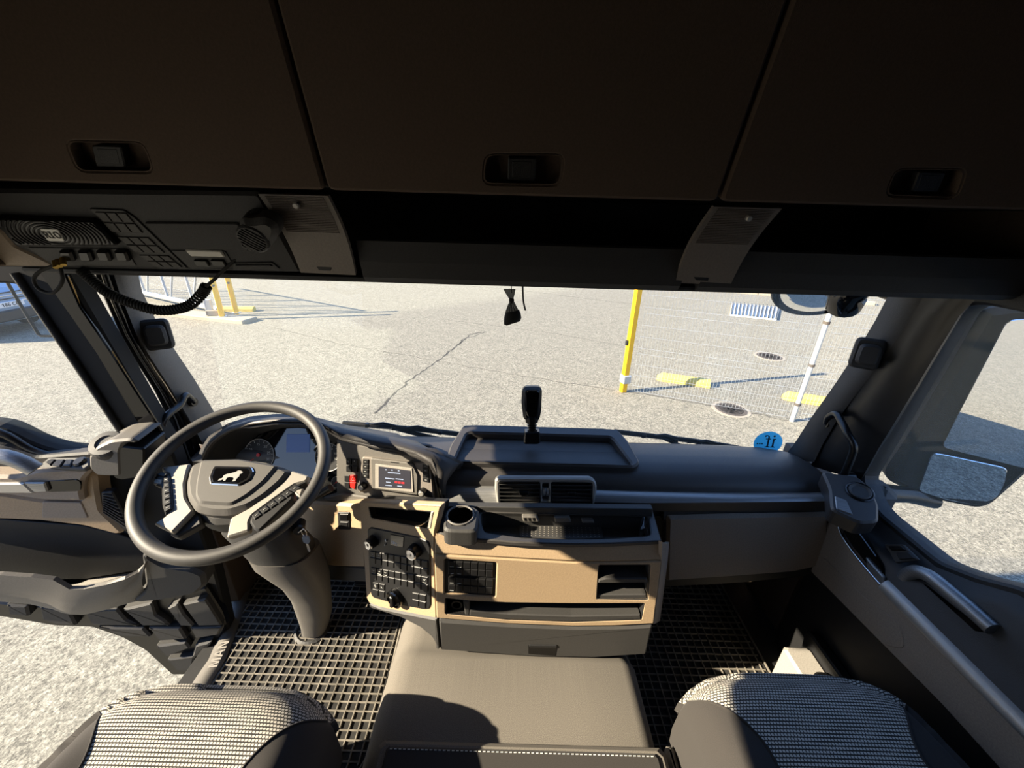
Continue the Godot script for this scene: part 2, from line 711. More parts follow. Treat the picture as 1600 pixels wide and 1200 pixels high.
# ---------------------------------------------------------------- ground
func yard() -> void:
	var st = mb()
	bx(st, Vector3(-60, GROUND - 0.3, -70), Vector3(60, GROUND, 40), 0.0)
	var g = obj("ground", st, M.asphalt)
	tag(g, "pale sunlit asphalt yard outside the cab", "ground", "", "structure")
	var cr = func(l, w):
		var pts = []
		for q in uvs(l): pts.append(py(q.x, q.y, GROUND))
		var fine = []
		for i in pts.size() - 1:
			var n = int(pts[i].distance_to(pts[i + 1]) / 0.12) + 1
			for k in n:
				fine.append(pts[i].lerp(pts[i + 1], float(k) / n) + Vector3(rng.randf_range(-0.03, 0.03), 0, rng.randf_range(-0.03, 0.03)))
		fine.append(pts[pts.size() - 1])
		var s = mb()
		for i in fine.size() - 1:
			var d = (fine[i + 1] - fine[i]).normalized()
			var side = d.cross(Vector3.UP) * w * rng.randf_range(0.4, 1.3)
			slab(s, [fine[i] - side + Vector3.UP * 0.002, fine[i + 1] - side + Vector3.UP * 0.002, fine[i + 1] + side + Vector3.UP * 0.002, fine[i] + side + Vector3.UP * 0.002], Vector3.UP, 0.004, 0.0)
		obj("crack", s, M.crack, g)
	cr.call([585, 645, 640, 594, 690, 560, 712, 542, 735, 522, 752, 519], 0.018)
	cr.call([712, 542, 724, 530, 745, 524, 758, 518], 0.012)
	cr.call([430, 512, 520, 535, 640, 556, 800, 585, 960, 610], 0.006)
	cr.call([980, 612, 1060, 625, 1150, 640, 1245, 660], 0.008)
	cr.call([700, 500, 860, 520, 1000, 545], 0.005)
	# the worn line between yard and street
	cr.call([640, 440, 800, 452, 960, 472, 1140, 490], 0.010)

# ---------------------------------------------------------------- cab shell
func shell() -> void:
	var st = mb()
	bx(st, Vector3(-1.12, -0.05, -1.34), Vector3(1.16, -0.006, 1.3))
	tag(obj("floor", st, M.black), "black cab floor under the mats", "floor", "", "structure")
	st = mb()
	bx(st, Vector3(-1.16, 2.05, -0.96), Vector3(1.16, 2.12, 1.3))
	tag(obj("ceiling", st, M.locker), "taupe roof lining of the cab", "ceiling", "", "structure")
	st = mb()
	bx(st, Vector3(-1.16, -0.05, 1.25), Vector3(1.16, 2.1, 1.32))
	tag(obj("wall_back", st, M.locker), "taupe rear wall of the cab", "wall", "", "structure")
	for s in [-1, 1]:
		st = mb()
		bx(st, Vector3(1.10 * s, -0.05, 0.28), Vector3(1.17 * s, 2.1, 1.3))
		bx(st, Vector3(1.10 * s, 1.37, -0.98), Vector3(1.17 * s, 2.1, -0.28))
		bx(st, Vector3(1.10 * s, 1.42, -0.28), Vector3(1.17 * s, 2.1, 0.28))
		bx(st, Vector3(1.10 * s, 1.37, -1.16), Vector3(1.17 * s, 1.56, -0.98))
		bx(st, Vector3(1.09 * s, -0.05, -1.34), Vector3(1.13 * s, 0.70, -1.06 if s > 0 else -1.10))
		tag(obj("wall_left" if s < 0 else "wall_right", st, M.locker), "taupe side wall of the cab above and behind the %s door" % ("driver's" if s < 0 else "passenger's"), "wall", "", "structure")
	# front bulkhead under the dashboard and the painted cowl in front of the windscreen
	st = mb()
	bx(st, Vector3(-1.12, -0.05, -1.34), Vector3(1.12, 0.60, -1.30))
	var wf = obj("wall_front", st, M.black)
	tag(wf, "dark bulkhead behind the footwells", "wall", "", "structure")
	st = mb()
	bx(st, Vector3(-1.15, 0.40, -1.375), Vector3(1.15, 0.645, -1.305), 0.015)
	obj("cowl", st, M.paint, wf)
	st = mb()
	slab(st, [Vector3(-1.16, 1.46, -1.21), Vector3(1.16, 1.46, -1.21), Vector3(1.16, 2.12, -0.98), Vector3(-1.16, 2.12, -0.98)], Vector3(0, 0.33, -0.944), 0.02, 0.004)
	obj("roof_front", st, M.paint, wf)
	# windscreen
	# the lorry's own outside below and behind the cab: it shades the yard and shows in the mirror
	st = mb()
	bx(st, Vector3(-1.13, -1.05, -1.33), Vector3(1.17, -0.055, 1.30), 0.03)
	var body = obj("lorry_body", st, M.navy)
	tag(body, "dark painted lower body of the lorry under the cab floor", "lorry body", "", "structure")
	st = mb()
	bx(st, Vector3(-1.22, -0.25, 1.75), Vector3(1.22, 2.3, 9.0), 0.03)
	obj("cargo_box", st, M.navy, body)
	st = mb()
	bx(st, Vector3(1.22, 0.05, 1.8), Vector3(1.235, 0.20, 8.9), 0.004)
	obj("yellow_stripe", st, M.yellow, body)
	st = mb()
	bx(st, Vector3(-0.45, -0.9, 1.3), Vector3(0.45, -0.26, 9.0), 0.03)
	obj("chassis", st, M.black, body)
	for z in [3.0, 7.0, 8.1]:
		for sx in [-1, 1]:
			st = mb()
			lathe(st, Vector3(sx * 1.0, GROUND + 0.5, z), Vector3.RIGHT, [[0.0, -0.16], [0.44, -0.16], [0.5, -0.1], [0.5, 0.1], [0.44, 0.16], [0.0, 0.16]], 28)
			obj("wheel", st, M.rubber, body)
	var a = Vector3(0, 0.68, -1.295)
	var pl = Plane(Vector3(0, 0.14, 0.99).normalized(), 0)
	pl.d = pl.normal.dot(a)
	var pt = func(x, y): return Vector3(x, y, (pl.d - pl.normal.y * y) / pl.normal.z)
	st = mb()
	slab(st, rnd([pt.call(-1.09, 0.66), pt.call(1.09, 0.66), pt.call(1.09, 1.50), pt.call(-1.09, 1.50)], 0.05), pl.normal, 0.006, 0.0)
	var ws = obj("window_1", st, M.glass)
	tag(ws, "wide clear windscreen above the dashboard", "windscreen", "", "structure")

# ---------------------------------------------------------------- overhead
func overhead() -> void:
	var pl = pl3(Vector3(0, 1.53, -0.78), Vector3(1, 1.53, -0.78), Vector3(0, 1.77, -0.70))
	var pt = func(x, y): return Vector3(x, y, -0.78 + (y - 1.53) / 3.0)
	var labels = ["taupe overhead locker door above the steering wheel", "wide middle taupe overhead locker door between two seams", "taupe overhead locker door above the passenger's side"]
	var spans = [[-1.09, -0.347], [-0.341, 0.360], [0.366, 1.09]]
	var rec = [[104, 222, 222, 224, 238, 268, 122, 266], [760, 243, 880, 243, 874, 288, 756, 286], [1402, 265, 1508, 266, 1494, 308, 1386, 304]]
	var lat = [[142, 227, 188, 228, 196, 262, 150, 261], [794, 246, 838, 247, 836, 284, 793, 282], [1436, 268, 1480, 269, 1466, 301, 1424, 300]]
	for i in 3:
		var o = thing("overhead_locker", labels[i], "locker", "overhead lockers above the windscreen")
		var hole = rnd(laid(pl, uvs(rec[i])), 0.014)
		var s = spans[i]
		var st = mb()
		slab(st, rnd([pt.call(s[0], 1.53), pt.call(s[1], 1.53), pt.call(s[1], 2.045), pt.call(s[0], 2.045)], 0.012), pl.normal, 0.028, 0.005, [hole])
		obj("door", st, M.locker, o)
		pocket("grip_recess", M.locker, o, moved(pl, -0.002), hole, 0.024)
		var l = plate("latch", M.black, o, moved(pl, -0.006), uvs(lat[i]), 0.016, 0.002, 0.004)
		var q = laid(moved(pl, -0.0055), uvs(lat[i]))
		var c = (q[0] + q[1] + q[2] + q[3]) / 4.0
		var sm = []
		for p in q: sm.append(c + (p - c) * 0.7)
		st = mb()
		slab(st, sm, pl.normal, 0.002, 0.0008)
		obj("latch_button", st, M.black, l)
	# shelf body behind the lockers
	var o = thing("overhead_shelf", "black open storage shelf running under the overhead lockers", "shelf")
	var st = mb()
	bx(st, Vector3(-1.1, 1.352, -1.16), Vector3(1.1, 1.366, -0.885), 0.004)
	obj("shelf_floor", st, M.black, o)
	st = mb()
	bx(st, Vector3(-1.1, 1.36, -1.16), Vector3(1.1, 1.54, -1.145), 0.002)
	bx(st, Vector3(-1.1, 1.54, -0.985), Vector3(1.1, 2.04, -0.97), 0.002)
	obj("back_panel", st, M.black, o)
	st = mb()
	bx(st, Vector3(-1.1, 1.536, -1.145), Vector3(1.1, 1.55, -0.80), 0.002)
	obj("top_panel", st, M.black, o)
	# front lip with its rolled edge
	for e in [[-0.33, 0.36], [0.40, 1.1]]:
		st = mb()
		var rings = []
		for x in [e[0], lerp(e[0], e[1], 0.5), e[1]]:
			var r = []
			for p in [[0.905, 1.353], [0.880, 1.356], [0.868, 1.366], [0.858, 1.40], [0.852, 1.442], [0.858, 1.446], [0.870, 1.40], [0.885, 1.37]]: r.append(Vector3(x, p[1], -p[0]))
			rings.append(r)
		loft(st, rings, false)
		obj("front_lip", st, M.header, o)
	# slightly curved light covers between the shelf bays
	for k in 2:
		var top = [uvs([403, 303, 512, 306]), uvs([1116, 323, 1222, 326])][k]
		var bot = [uvs([470, 426, 556, 430]), uvs([1055, 442, 1141, 446])][k]
		var bow = [-6.0, 8.0][k]
		var c = thing("light_cover", "ribbed grey lamp cover beside the hanging microphone" if k == 0 else "ribbed grey lamp cover over the passenger's half of the windscreen", "lamp cover", "grey covers under the lockers")
		var rows = []
		for i in 9:
			var t = i / 8.0
			var bulge = sin(t * PI) * bow
			var f = lerp(0.795, 0.868, t) - sin(t * PI) * 0.012
			var row = []
			for j in 5:
				var s = j / 4.0
				var q = top[0].lerp(top[1], s).lerp(bot[0].lerp(bot[1], s), t)
				row.append(pz(q.x - bulge, q.y, f))
			rows.append(row)
		st = mb()
		sheet(st, rows, 0.010)
		obj("cover", st, M.cover, c)
		# fine ribs over its upper half
		st = mb()
		for i in 22:
			var t = 0.03 + i * 0.021
			var f = lerp(0.795, 0.868, t) - sin(t * PI) * 0.012 - 0.0006
			var ends = []
			for s in [0.08, 0.92]:
				var q = top[0].lerp(top[1], s).lerp(bot[0].lerp(bot[1], s), t)
				ends.append(pz(q.x - sin(t * PI) * bow, q.y, f))
			tube(st, ends, 0.0009, 4)
		var rb = obj("ribs", st, M.cover, c)
		rb.set_meta("kind", "stuff")
		var q = top[0].lerp(top[1], 0.52 if k == 0 else 0.5) + Vector2(2, 17)
		st = mb()
		lathe(st, pz(q.x, q.y, 0.792), Vector3(0, -0.3, 1), [[0.0, 0.002], [0.004, 0.002], [0.006, 0.0], [0.006, -0.006], [0.0, -0.006]], 12)
		obj("screw", st, M.silver, c)
		q = bot[0].lerp(bot[1], 0.45) + Vector2(2 if k else -2, -10)
		st = mb()
		slab(st, [pz(q.x - 13, q.y - 2, 0.858), pz(q.x + 13, q.y - 2, 0.858), pz(q.x + 10, q.y + 5, 0.862), pz(q.x - 8, q.y + 4, 0.862)], Vector3(0, -0.2, 1), 0.004, 0.001)
		obj("release_tab", st, M.black, c)
	console_overhead()

func console_overhead() -> void:
	# the driver's overhead console
	var pl = pl3(Vector3(0, 1.52, -0.80), Vector3(1, 1.52, -0.80), Vector3(0, 1.365, -0.872))
	var o = thing("overhead_console", "dark grey overhead console with switches and lid above the driver's window", "console")
	plate("housing", M.header, o, pl, uvs([-60, 296, 404, 301, 472, 427, -60, 417]), 0.05, 0.006, 0.01)
	plate("lid", M.header, o, moved(pl, 0.005), cA([640, 195, 1062, 198, 1110, 322, 755, 312]), 0.006, 0.002, 0.004)
	# key pad of eighteen blanks in three blocks
	var pad = plate("keypad_frame", M.black, o, moved(pl, 0.003), cA([392, 130, 552, 137, 600, 170, 840, 400, 712, 400, 640, 350]), 0.004, 0.0015, 0.006)
	for qd in [[418, 145, 560, 150, 640, 243, 495, 238], [518, 256, 660, 260, 738, 332, 600, 328], [616, 338, 750, 342, 815, 396, 690, 392]]:
		for c in cells(laid(moved(pl, 0.0055), cA(qd)), 2, 3, 0.05):
			var st = mb()
			slab(st, c, pl.normal, 0.003, 0.001)
			obj("key", st, M.charcoal, pad)
	var lr = plate("lamp_recess", M.black, o, moved(pl, 0.002), cA([760, 318, 1005, 322, 1050, 395, 850, 400]), 0.003, 0.001, 0.004)
	plate("lamp_lens", M.lamp, lr, moved(pl, 0.006), cA([822, 316, 985, 322, 1003, 350, 850, 346]), 0.005, 0.002, 0.003)
	for k in 2: plate("lamp_switch", M.satin, lr, moved(pl, 0.007), cA([860 + 75 * k, 362, 920 + 75 * k, 364, 935 + 75 * k, 392, 875 + 75 * k, 390]), 0.006, 0.002, 0.003)
	plate("vent_slot", M.black, o, moved(pl, 0.003), cA([1040, 375, 1215, 372, 1250, 402, 1040, 402]), 0.004, 0.001, 0.003)
	plate("vent_bar", M.header, o, moved(pl, 0.006), cA([1050, 385, 1205, 383, 1215, 391, 1052, 393]), 0.004, 0.001)
	# rocker row below the toll unit
	plate("switch_bank", M.black, o, moved(pl, 0.002), cA([120, 305, 560, 310, 610, 388, 240, 388]), 0.003, 0.001, 0.005)
	for k in 4:
		var x = 255 + 82 * k
		plate("rocker_switch", M.satin, o, moved(pl, 0.012), cA([x, 322, x + 56, 324, x + 76, 372, x + 18, 370]), 0.012, 0.004, 0.006)
	# corner moulding towards the door
	plate("end_moulding", M.taupe, o, moved(pl, 0.004), cA([-60, 205, 0, 228, 62, 300, 230, 378, 236, 392, -60, 392]), 0.01, 0.004, 0.006)
	# ribbed telematics box
	var b = thing("telematics_box", "black ribbed box lettered RIO on the overhead console", "device")
	var bp = moved(pl, 0.014)
	var outline = cA([-40, 172, 412, 186, 526, 300, 72, 300])
	plate("case", M.satin, b, bp, outline, 0.018, 0.004, 0.008)
	var quad = laid(moved(bp, 0.0006), outline)
	var c0 = on(moved(bp, 0.0006), 81, 367.5)
	var ex = (quad[1] - quad[0]).normalized()
	var ey = pl.normal.cross(ex)
	var poly = PackedVector2Array()
	for p in quad: poly.append(Vector2((p - c0).dot(ex), (p - c0).dot(ey)))
	poly = Geometry2D.offset_polygon(poly, -0.004)[0]
	for i in range(3, 22):
		var r = 0.0075 * i
		var run = []
		var runs = []
		for k in 97:
			var a = TAU * k / 96
			var q = Vector2(cos(a) * r * 1.1, sin(a) * r * 0.62)
			if Geometry2D.is_point_in_polygon(q, poly): run.append(c0 + ex * q.x + ey * q.y)
			else:
				if run.size() > 2: runs.append(run)
				run = []
		if run.size() > 2: runs.append(run)
		if runs.is_empty(): continue
		for l in runs:
			var st = mb()
			tube(st, l, 0.0017, 5)
			obj("ridge", st, M.header, b)
	var bd = plate("badge", M.white, b, moved(bp, 0.003), cA([175, 220, 255, 224, 288, 279, 212, 277]), 0.003, 0.001, 0.003)
	text("lettering", "RIO", 0.014, on(moved(bp, 0.0034), 81.5, 367.5), ex, pl.normal, M.ink, bd, false, true)
	# loose black cable loop and its brass ends
	var ca = thing("cable_loop", "thin black cable loop hanging from the ribbed box", "cable")
	var st2 = mb()
	var pts = []
	for q in cL([350, 40, 300, 62, 235, 90, 200, 130, 215, 180, 260, 210, 310, 215, 350, 180, 368, 130, 352, 60, 375, 38]): pts.append(pz(q.x, q.y, 0.845))
	tube(st2, smooth_path(pts, 4), 0.0036, 8)
	obj("cable", st2, M.rubber, ca)
	for q in cL([345, 42, 370, 34, 325, 50]):
		st2 = mb()
		lathe(st2, pz(q.x, q.y, 0.842), Vector3(0.3, -0.6, 0.4), [[0.0, -0.008], [0.005, -0.008], [0.005, 0.008], [0.0, 0.008]], 8)
		obj("plug", st2, mat(Color(0.72, 0.60, 0.30), 0.3, 0.8), ca)
	# microphone on its clip with the coiled lead
	var mi = thing("radio_microphone", "black hand microphone with coiled lead clipped under the locker", "microphone")
	var mp = pl3(pz(371, 345, 0.765), pz(432, 350, 0.765), pz(395, 395, 0.80))
	plate("clip", M.satin, mi, moved(mp, -0.02), cA([1090, 160, 1150, 150, 1210, 190, 1240, 240, 1225, 280, 1060, 240]), 0.02, 0.004, 0.012)
	plate("body", M.charcoal, mi, mp, cA([1058, 200, 1075, 182, 1110, 190, 1170, 178, 1215, 200, 1238, 225, 1235, 262, 1205, 312, 1150, 332, 1095, 325, 1062, 295]), 0.034, 0.010, 0.012)
	var gc = on(mp, 395, 374)
	var st3 = mb()
	lathe(st3, gc, mp.normal, [[0.0, 0.004], [0.026, 0.003], [0.029, 0.0], [0.029, -0.004], [0.0, -0.004]], 28)
	var gr = obj("grille", st3, M.black, mi)
	var gx = (on(mp, 410, 382) - gc).normalized()
	var gy = mp.normal.cross(gx)
	for i in 7:
		var d = (i - 3) * 0.006
		var w = sqrt(0.024 * 0.024 - d * d)
		st3 = mb()
		tube(st3, [gc + gy * d - gx * w + mp.normal * 0.004, gc + gy * d + gx * w + mp.normal * 0.004], 0.0012, 5)
		obj("grille_bar", st3, M.satin, gr)
	plate("talk_key", M.key, mi, moved(mp, 0.003), cA([1075, 292, 1130, 318, 1128, 328, 1078, 306]), 0.006, 0.002, 0.002)
	st3 = mb()
	var ld = []
	for q in cA([1082, 325, 1060, 350, 1005, 400, 960, 445, 920, 478]): ld.append(pz(q.x, q.y, 0.86))
	tube(st3, smooth_path(ld, 4), [0.008] + range(16).map(func(_i): return 0.0035), 7)
	obj("lead", st3, M.rubber, mi)
	var path = []
	for q in cA([920, 478, 902, 510, 850, 560, 780, 582, 700, 584, 620, 564, 540, 535, 470, 500, 410, 450, 360, 405]): path.append(pz(q.x, q.y, 0.87))
	path = smooth_path(path, 40)
	var coil = []
	for i in path.size() - 1:
		var t = (path[i + 1] - path[i]).normalized()
		var s1 = t.cross(Vector3(0, 0, 1)).normalized()
		var s2 = t.cross(s1)
		var a = i * TAU / 7.0
		coil.append(path[i] + (s1 * cos(a) + s2 * sin(a)) * 0.0095)
	st3 = mb()
	tube(st3, coil, 0.0026, 5)
	obj("coiled_lead", st3, M.rubber, mi)

# ---------------------------------------------------------------- pillars
func pillars() -> void:
	# right
	var rows = []
	for e in [[[1393, 452, 1.13], [1450, 452, 1.07]], [[1368, 500, 1.14], [1421, 500, 1.07]], [[1340, 547, 1.16], [1390, 547, 1.07]], [[1304, 601, 1.18], [1350, 600, 1.065]], [[1265, 656, 1.21], [1308, 656, 1.06]], [[1240, 695, 1.24], [1285, 695, 1.06]], [[1222, 716, 1.26], [1272, 722, 1.06]]]:
		var a = pz(e[0][0], e[0][1], e[0][2])
		var b = px(e[1][0], e[1][1], e[1][2])
		var m = a.lerp(b, 0.5) + (EYE - a).normalized() * 0.012
		rows.append([a, a.lerp(m, 0.6) + (EYE - a).normalized() * 0.003, m, m.lerp(b, 0.5) + (EYE - a).normalized() * 0.004, b])
	var st = mb()
	sheet(st, rows, 0.02)
	tag(obj("trim_2", st, M.charcoal), "dark grey windscreen pillar trim beside the passenger's window", "pillar", "", "structure")
	# glossy black door pillar behind it
	st = mb()
	rows = []
	for e in [[1450, 452, 1540, 452], [1421, 500, 1500, 492], [1390, 547, 1466, 547], [1350, 600, 1433, 602], [1308, 656, 1398, 660], [1285, 695, 1372, 702], [1266, 728, 1345, 750]]:
		var a = px(e[0], e[1], 1.065)
		var b = px(e[2], e[3], 1.10)
		rows.append([a, a.lerp(b, 0.25), a.lerp(b, 0.5) + Vector3(-0.008, 0, 0), a.lerp(b, 0.8), b])
	sheet(st, rows, 0.012)
	tag(obj("trim_4", st, M.satin), "glossy black door pillar beside the passenger's window", "pillar", "", "structure")
	# left
	rows = []
	for e in [[[212, 410, 1.13], [172, 410, -1.075]], [[222, 455, 1.14], [186, 455, -1.075]], [[247, 507, 1.16], [212, 520, -1.075]], [[272, 545, 1.18], [236, 560, -1.07]], [[301, 588, 1.20], [266, 606, -1.065]], [[328, 632, 1.22], [293, 650, -1.06]], [[352, 674, 1.26], [318, 695, -1.06]]]:
		var a = pz(e[0][0], e[0][1], e[0][2])
		var b = px(e[1][0], e[1][1], e[1][2])
		var m = a.lerp(b, 0.5) + (EYE - a).normalized() * 0.012
		rows.append([a, a.lerp(m, 0.6) + (EYE - a).normalized() * 0.003, m, m.lerp(b, 0.5) + (EYE - a).normalized() * 0.004, b])
	st = mb()
	sheet(st, rows, 0.02)
	tag(obj("trim_1", st, M.grey), "grey windscreen pillar trim beside the driver's open door", "pillar", "", "structure")
	st = mb()
	rows = []
	for e in [[172, 410, 143, 410], [186, 455, 160, 455], [212, 520, 190, 520], [236, 560, 212, 560], [266, 606, 240, 606], [293, 650, 262, 655], [330, 740, 286, 740]]:
		var a = px(e[0], e[1], -1.075)
		var b = px(e[2], e[3], -1.12)
		rows.append([a, a.lerp(b, 0.5) + Vector3(0.006, 0, 0.004), b])
	sheet(st, rows, 0.02)
	var pj = obj("trim_3", st, M.satin)
	tag(pj, "black door post with sealing strips beside the driver's open door", "pillar", "", "structure")
	for off in [0.3, 0.75]:
		st = mb()
		var l = []
		for r in rows: l.append(r[0].lerp(r[2], off) + Vector3(0.006, 0, 0.012))
		tube(st, l, 0.006, 8)
		obj("seal", st, M.gloss if off < 0.5 else M.rubber, pj)
	st = mb()
	var gl = []
	for r in rows: gl.append(r[0].lerp(r[2], 0.5) + Vector3(0.006, 0, 0.014))
	tube(st, gl, 0.0022, 6)
	obj("bright_strip", st, M.silver, pj)
	# round-cornered buttons on the pillars
	for k in 2:
		var c = [pz(245, 523, 1.10), pz(1355, 553, 1.09)][k]
		var s = [-1, 1][k]
		var n = Vector3(-s * 0.55, 0.1, 0.83).normalized()
		var ex = Vector3.UP.cross(n).normalized()
		var ey = n.cross(ex)
		var b = thing("coat_hook", "black rounded hook knob on the %s pillar" % ["grey driver's side", "dark passenger's side"][k], "hook", "knobs on the windscreen pillars")
		for e in [[0.034, 0.045, 0.014, "base_plate"], [0.024, 0.030, 0.034, "knob"]]:
			var q = []
			for w in [[-1, -1], [1, -1], [1, 1], [-1, 1]]: q.append(c + ex * w[0] * e[0] + ey * w[1] * e[1] + n * (e[2] - 0.008))
			st = mb()
			slab(st, rnd(q, 0.016, 4), n, e[2] + 0.006, 0.006)
			obj(e[3], st, M.charcoal, b)
	# grab handles at the foot of the pillars
	var hr = []
	for q in cF([395, 725, 405, 695, 440, 680, 462, 712, 492, 770, 522, 830, 512, 880, 488, 940, 472, 975]): hr.append(q)
	var hl = cA([862, 995, 845, 975, 825, 966, 800, 1010, 740, 1062, 722, 1110, 735, 1160, 785, 1215])
	for k in 2:
		var b = thing("grab_handle", ["black bent grab handle by the steering wheel", "black bent grab handle by the passenger's pillar"][k], "handle", "grab handles on the pillars")
		var pts = []
		var l = [hl, hr][k]
		for i in l.size():
			var t = float(i) / (l.size() - 1)
			pts.append(px(l[i].x, l[i].y, [-1.035 - 0.03 * abs(t - 0.5), 1.03 + 0.05 * abs(t - 0.5)][k]))
		st = mb()
		tube(st, smooth_path(pts, 5), 0.0105, 10)
		obj("grip", st, M.satin, b)
		for e in [pts[0], pts[pts.size() - 1]]:
			st = mb()
			lathe(st, e, Vector3(1 if k else -1, 0, 0), [[0.0, -0.006], [0.014, -0.006], [0.016, 0.03], [0.0, 0.03]], 12)
			obj("foot", st, M.satin, b)

# ---------------------------------------------------------------- doors
func right_door() -> void:
	var d = thing("door_2", "closed passenger's door with taupe panel and silver pull handle", "door", "", "structure")
	var f = func(x, l):
		var out = []
		for i in range(0, l.size(), 2): out.append(Vector3(x, l[i + 1], -l[i]))
		return out
	var inw = Vector3(-1, 0, 0)
	var st = mb()
	var hole = rnd(f.call(1.10, [1.015, 0.775, 0.96, 0.728, 0.919, 0.715, 0.744, 0.716, 0.67, 0.752, 0.60, 0.80, 0.05, 0.86, 0.05, 1.33, 0.93, 1.335, 0.962, 1.325, 0.978, 1.28]), 0.02)
	slab(st, rnd(f.call(1.10, [1.06, -0.05, -0.12, -0.05, -0.12, 1.385, 1.03, 1.385, 1.06, 0.9]), 0.02), inw, 0.05, 0.006, [hole])
	obj("frame", st, M.black, d)
	st = mb()
	slab(st, f.call(1.125, [1.02, 0.70, -0.0, 0.70, -0.0, 1.35, 0.98, 1.35]), inw, 0.004, 0.0)
	obj("window_pane", st, M.glass, d)
	# upper armrest panel, sloping in from the glass
	var rows = []
	var yw = [[1.0, 0.775], [0.95, 0.712], [0.919, 0.70], [0.83, 0.70], [0.744, 0.70], [0.67, 0.735], [0.60, 0.78], [0.45, 0.80], [0.2, 0.83], [-0.1, 0.84]]
	for e in yw:
		var a = Vector3(1.099, e[1], -e[0])
		var b = Vector3(1.072, e[1] - 0.035, -e[0])
		var c = Vector3(1.062, 0.665, -e[0])
		rows.append([a, a.lerp(b, 0.6), b, c, Vector3(1.045, 0.640, -e[0]), Vector3(1.034, 0.618, -e[0])])
	st = mb()
	sheet(st, rows, 0.012)
	obj("armrest_panel", st, M.black, d)
	st = mb()
	slab(st, rnd(f.call(1.034, [1.0, 0.655, 0.965, 0.665, 0.93, 0.62, 0.85, 0.60, 0.77, 0.592, -0.1, 0.588, -0.1, 0.49, 0.556, 0.464, 0.98, 0.408]), 0.008), inw, 0.03, 0.006)
	obj("trim_panel", st, M.taupe, d)
	st = mb()
	slab(st, rnd(f.call(1.0325, [0.965, 0.50, 0.80, 0.515, 0.70, 0.545, 0.66, 0.50, 0.70, 0.452, 0.972, 0.418]), 0.02), inw, 0.004, 0.002)
	obj("trim_insert", st, M.taupe, d)
	# silver rail along the top of the panel
	st = mb()
	var rings = []
	for z in [0.77, 0.74, 0.5, 0.2, -0.1]:
		var r = []
		for k in 12:
			var a = TAU * k / 12
			r.append(Vector3(1.040 + cos(a) * 0.022, 0.602 + sin(a) * 0.020 + cos(a) * 0.008, -z))
		rings.append(r)
	loft(st, rings)
	obj("rail", st, M.silver, d)
	# opening lever in its dish
	st = mb()
	slab(st, rnd(f.call(1.031, [0.955, 0.672, 0.90, 0.668, 0.80, 0.64, 0.775, 0.612, 0.80, 0.603, 0.90, 0.616, 0.945, 0.632]), 0.01), inw, 0.006, 0.002)
	obj("lever_dish", st, M.gloss, d)
	st = mb()
	tube(st, smooth_path(f.call(1.027, [0.955, 0.645, 0.93, 0.622, 0.88, 0.607, 0.82, 0.598, 0.775, 0.594]), 4), 0.0035, 7)
	obj("chrome_edge", st, M.chrome, d)
	st = mb()
	slab(st, rnd(f.call(1.024, [0.84, 0.628, 0.775, 0.622, 0.768, 0.597, 0.82, 0.600]), 0.005), inw, 0.008, 0.003)
	obj("lever", st, M.brushed, d)
	# pull handle
	st = mb()
	var pts = []
	for q in cO([548, 580, 575, 556, 610, 548, 655, 562, 700, 590, 780, 655, 880, 738, 985, 832]): pts.append(px(q.x, q.y, 1.058))
	var rr = []
	pts = smooth_path(pts, 4)
	for i in pts.size(): rr.append(0.0165)
	tube(st, pts, rr, 12)
	obj("pull_handle", st, M.brushed, d)
	st = mb()
	slab(st, rnd(laid(Plane(inw, -1.0615), cO([575, 610, 640, 600, 930, 830, 960, 850, 800, 830, 700, 760])), 0.01), inw, 0.003, 0.001)
	obj("pull_recess", st, M.gloss, d)
	# window switch
	var sp = pl3(px(1385, 853, 1.065), px(1434, 875, 1.065), px(1400, 880, 1.055))
	plate("switch_plate", M.charcoal, d, sp, cO([445, 410, 540, 412, 618, 488, 500, 502]), 0.006, 0.002, 0.004)
	plate("window_switch", M.satin, d, moved(sp, 0.004), cO([462, 420, 530, 418, 552, 440, 482, 442]), 0.006, 0.002, 0.003)
	plate("lock_switch", M.key, d, moved(sp, 0.004), cO([500, 452, 565, 448, 600, 482, 520, 488]), 0.006, 0.002, 0.003)
	# dark lower half with its pocket
	st = mb()
	slab(st, rnd(f.call(1.058, [1.02, 0.44, -0.1, 0.50, -0.1, -0.04, 1.02, -0.04]), 0.01), inw, 0.04, 0.006)
	obj("lower_panel", st, M.black, d)
	st = mb()
	slab(st, rnd(f.call(1.02, [0.90, 0.24, -0.05, 0.26, -0.05, 0.0, 0.86, 0.0]), 0.03), inw, 0.03, 0.006)
	obj("pocket_lip", st, M.black, d)
	# corner pod with the small loudspeaker
	var pp = pl3(px(1302, 742, 1.0), px(1345, 752, 1.055), px(1342, 800, 0.995))
	var pod = thing("speaker_pod", "black corner pod with round loudspeaker at the passenger's end of the dashboard", "loudspeaker")
	plate("housing", M.dash, pod, pp, cE([608, 205, 730, 222, 775, 262, 800, 318, 800, 376, 735, 380, 640, 335, 634, 262]), 0.06, 0.006, 0.012)
	var c = on(pp, 1343.5, 768.5)
	for e in [[0.034, 0.004, "speaker_ring", M.satin], [0.027, 0.006, "speaker_dish", M.charcoal]]:
		st = mb()
		lathe(st, c, pp.normal, [[0.0, e[1] - 0.004], [e[0] - 0.008, e[1] - 0.004], [e[0] - 0.003, e[1]], [e[0], e[1] - 0.002], [e[0], -0.004], [0.0, -0.004]], 28)
		obj(e[2], st, e[3], pod)
	plate("silver_insert", M.brushed, pod, moved(pp, 0.003), cE([652, 288, 692, 302, 714, 352, 658, 332]), 0.005, 0.002, 0.004)

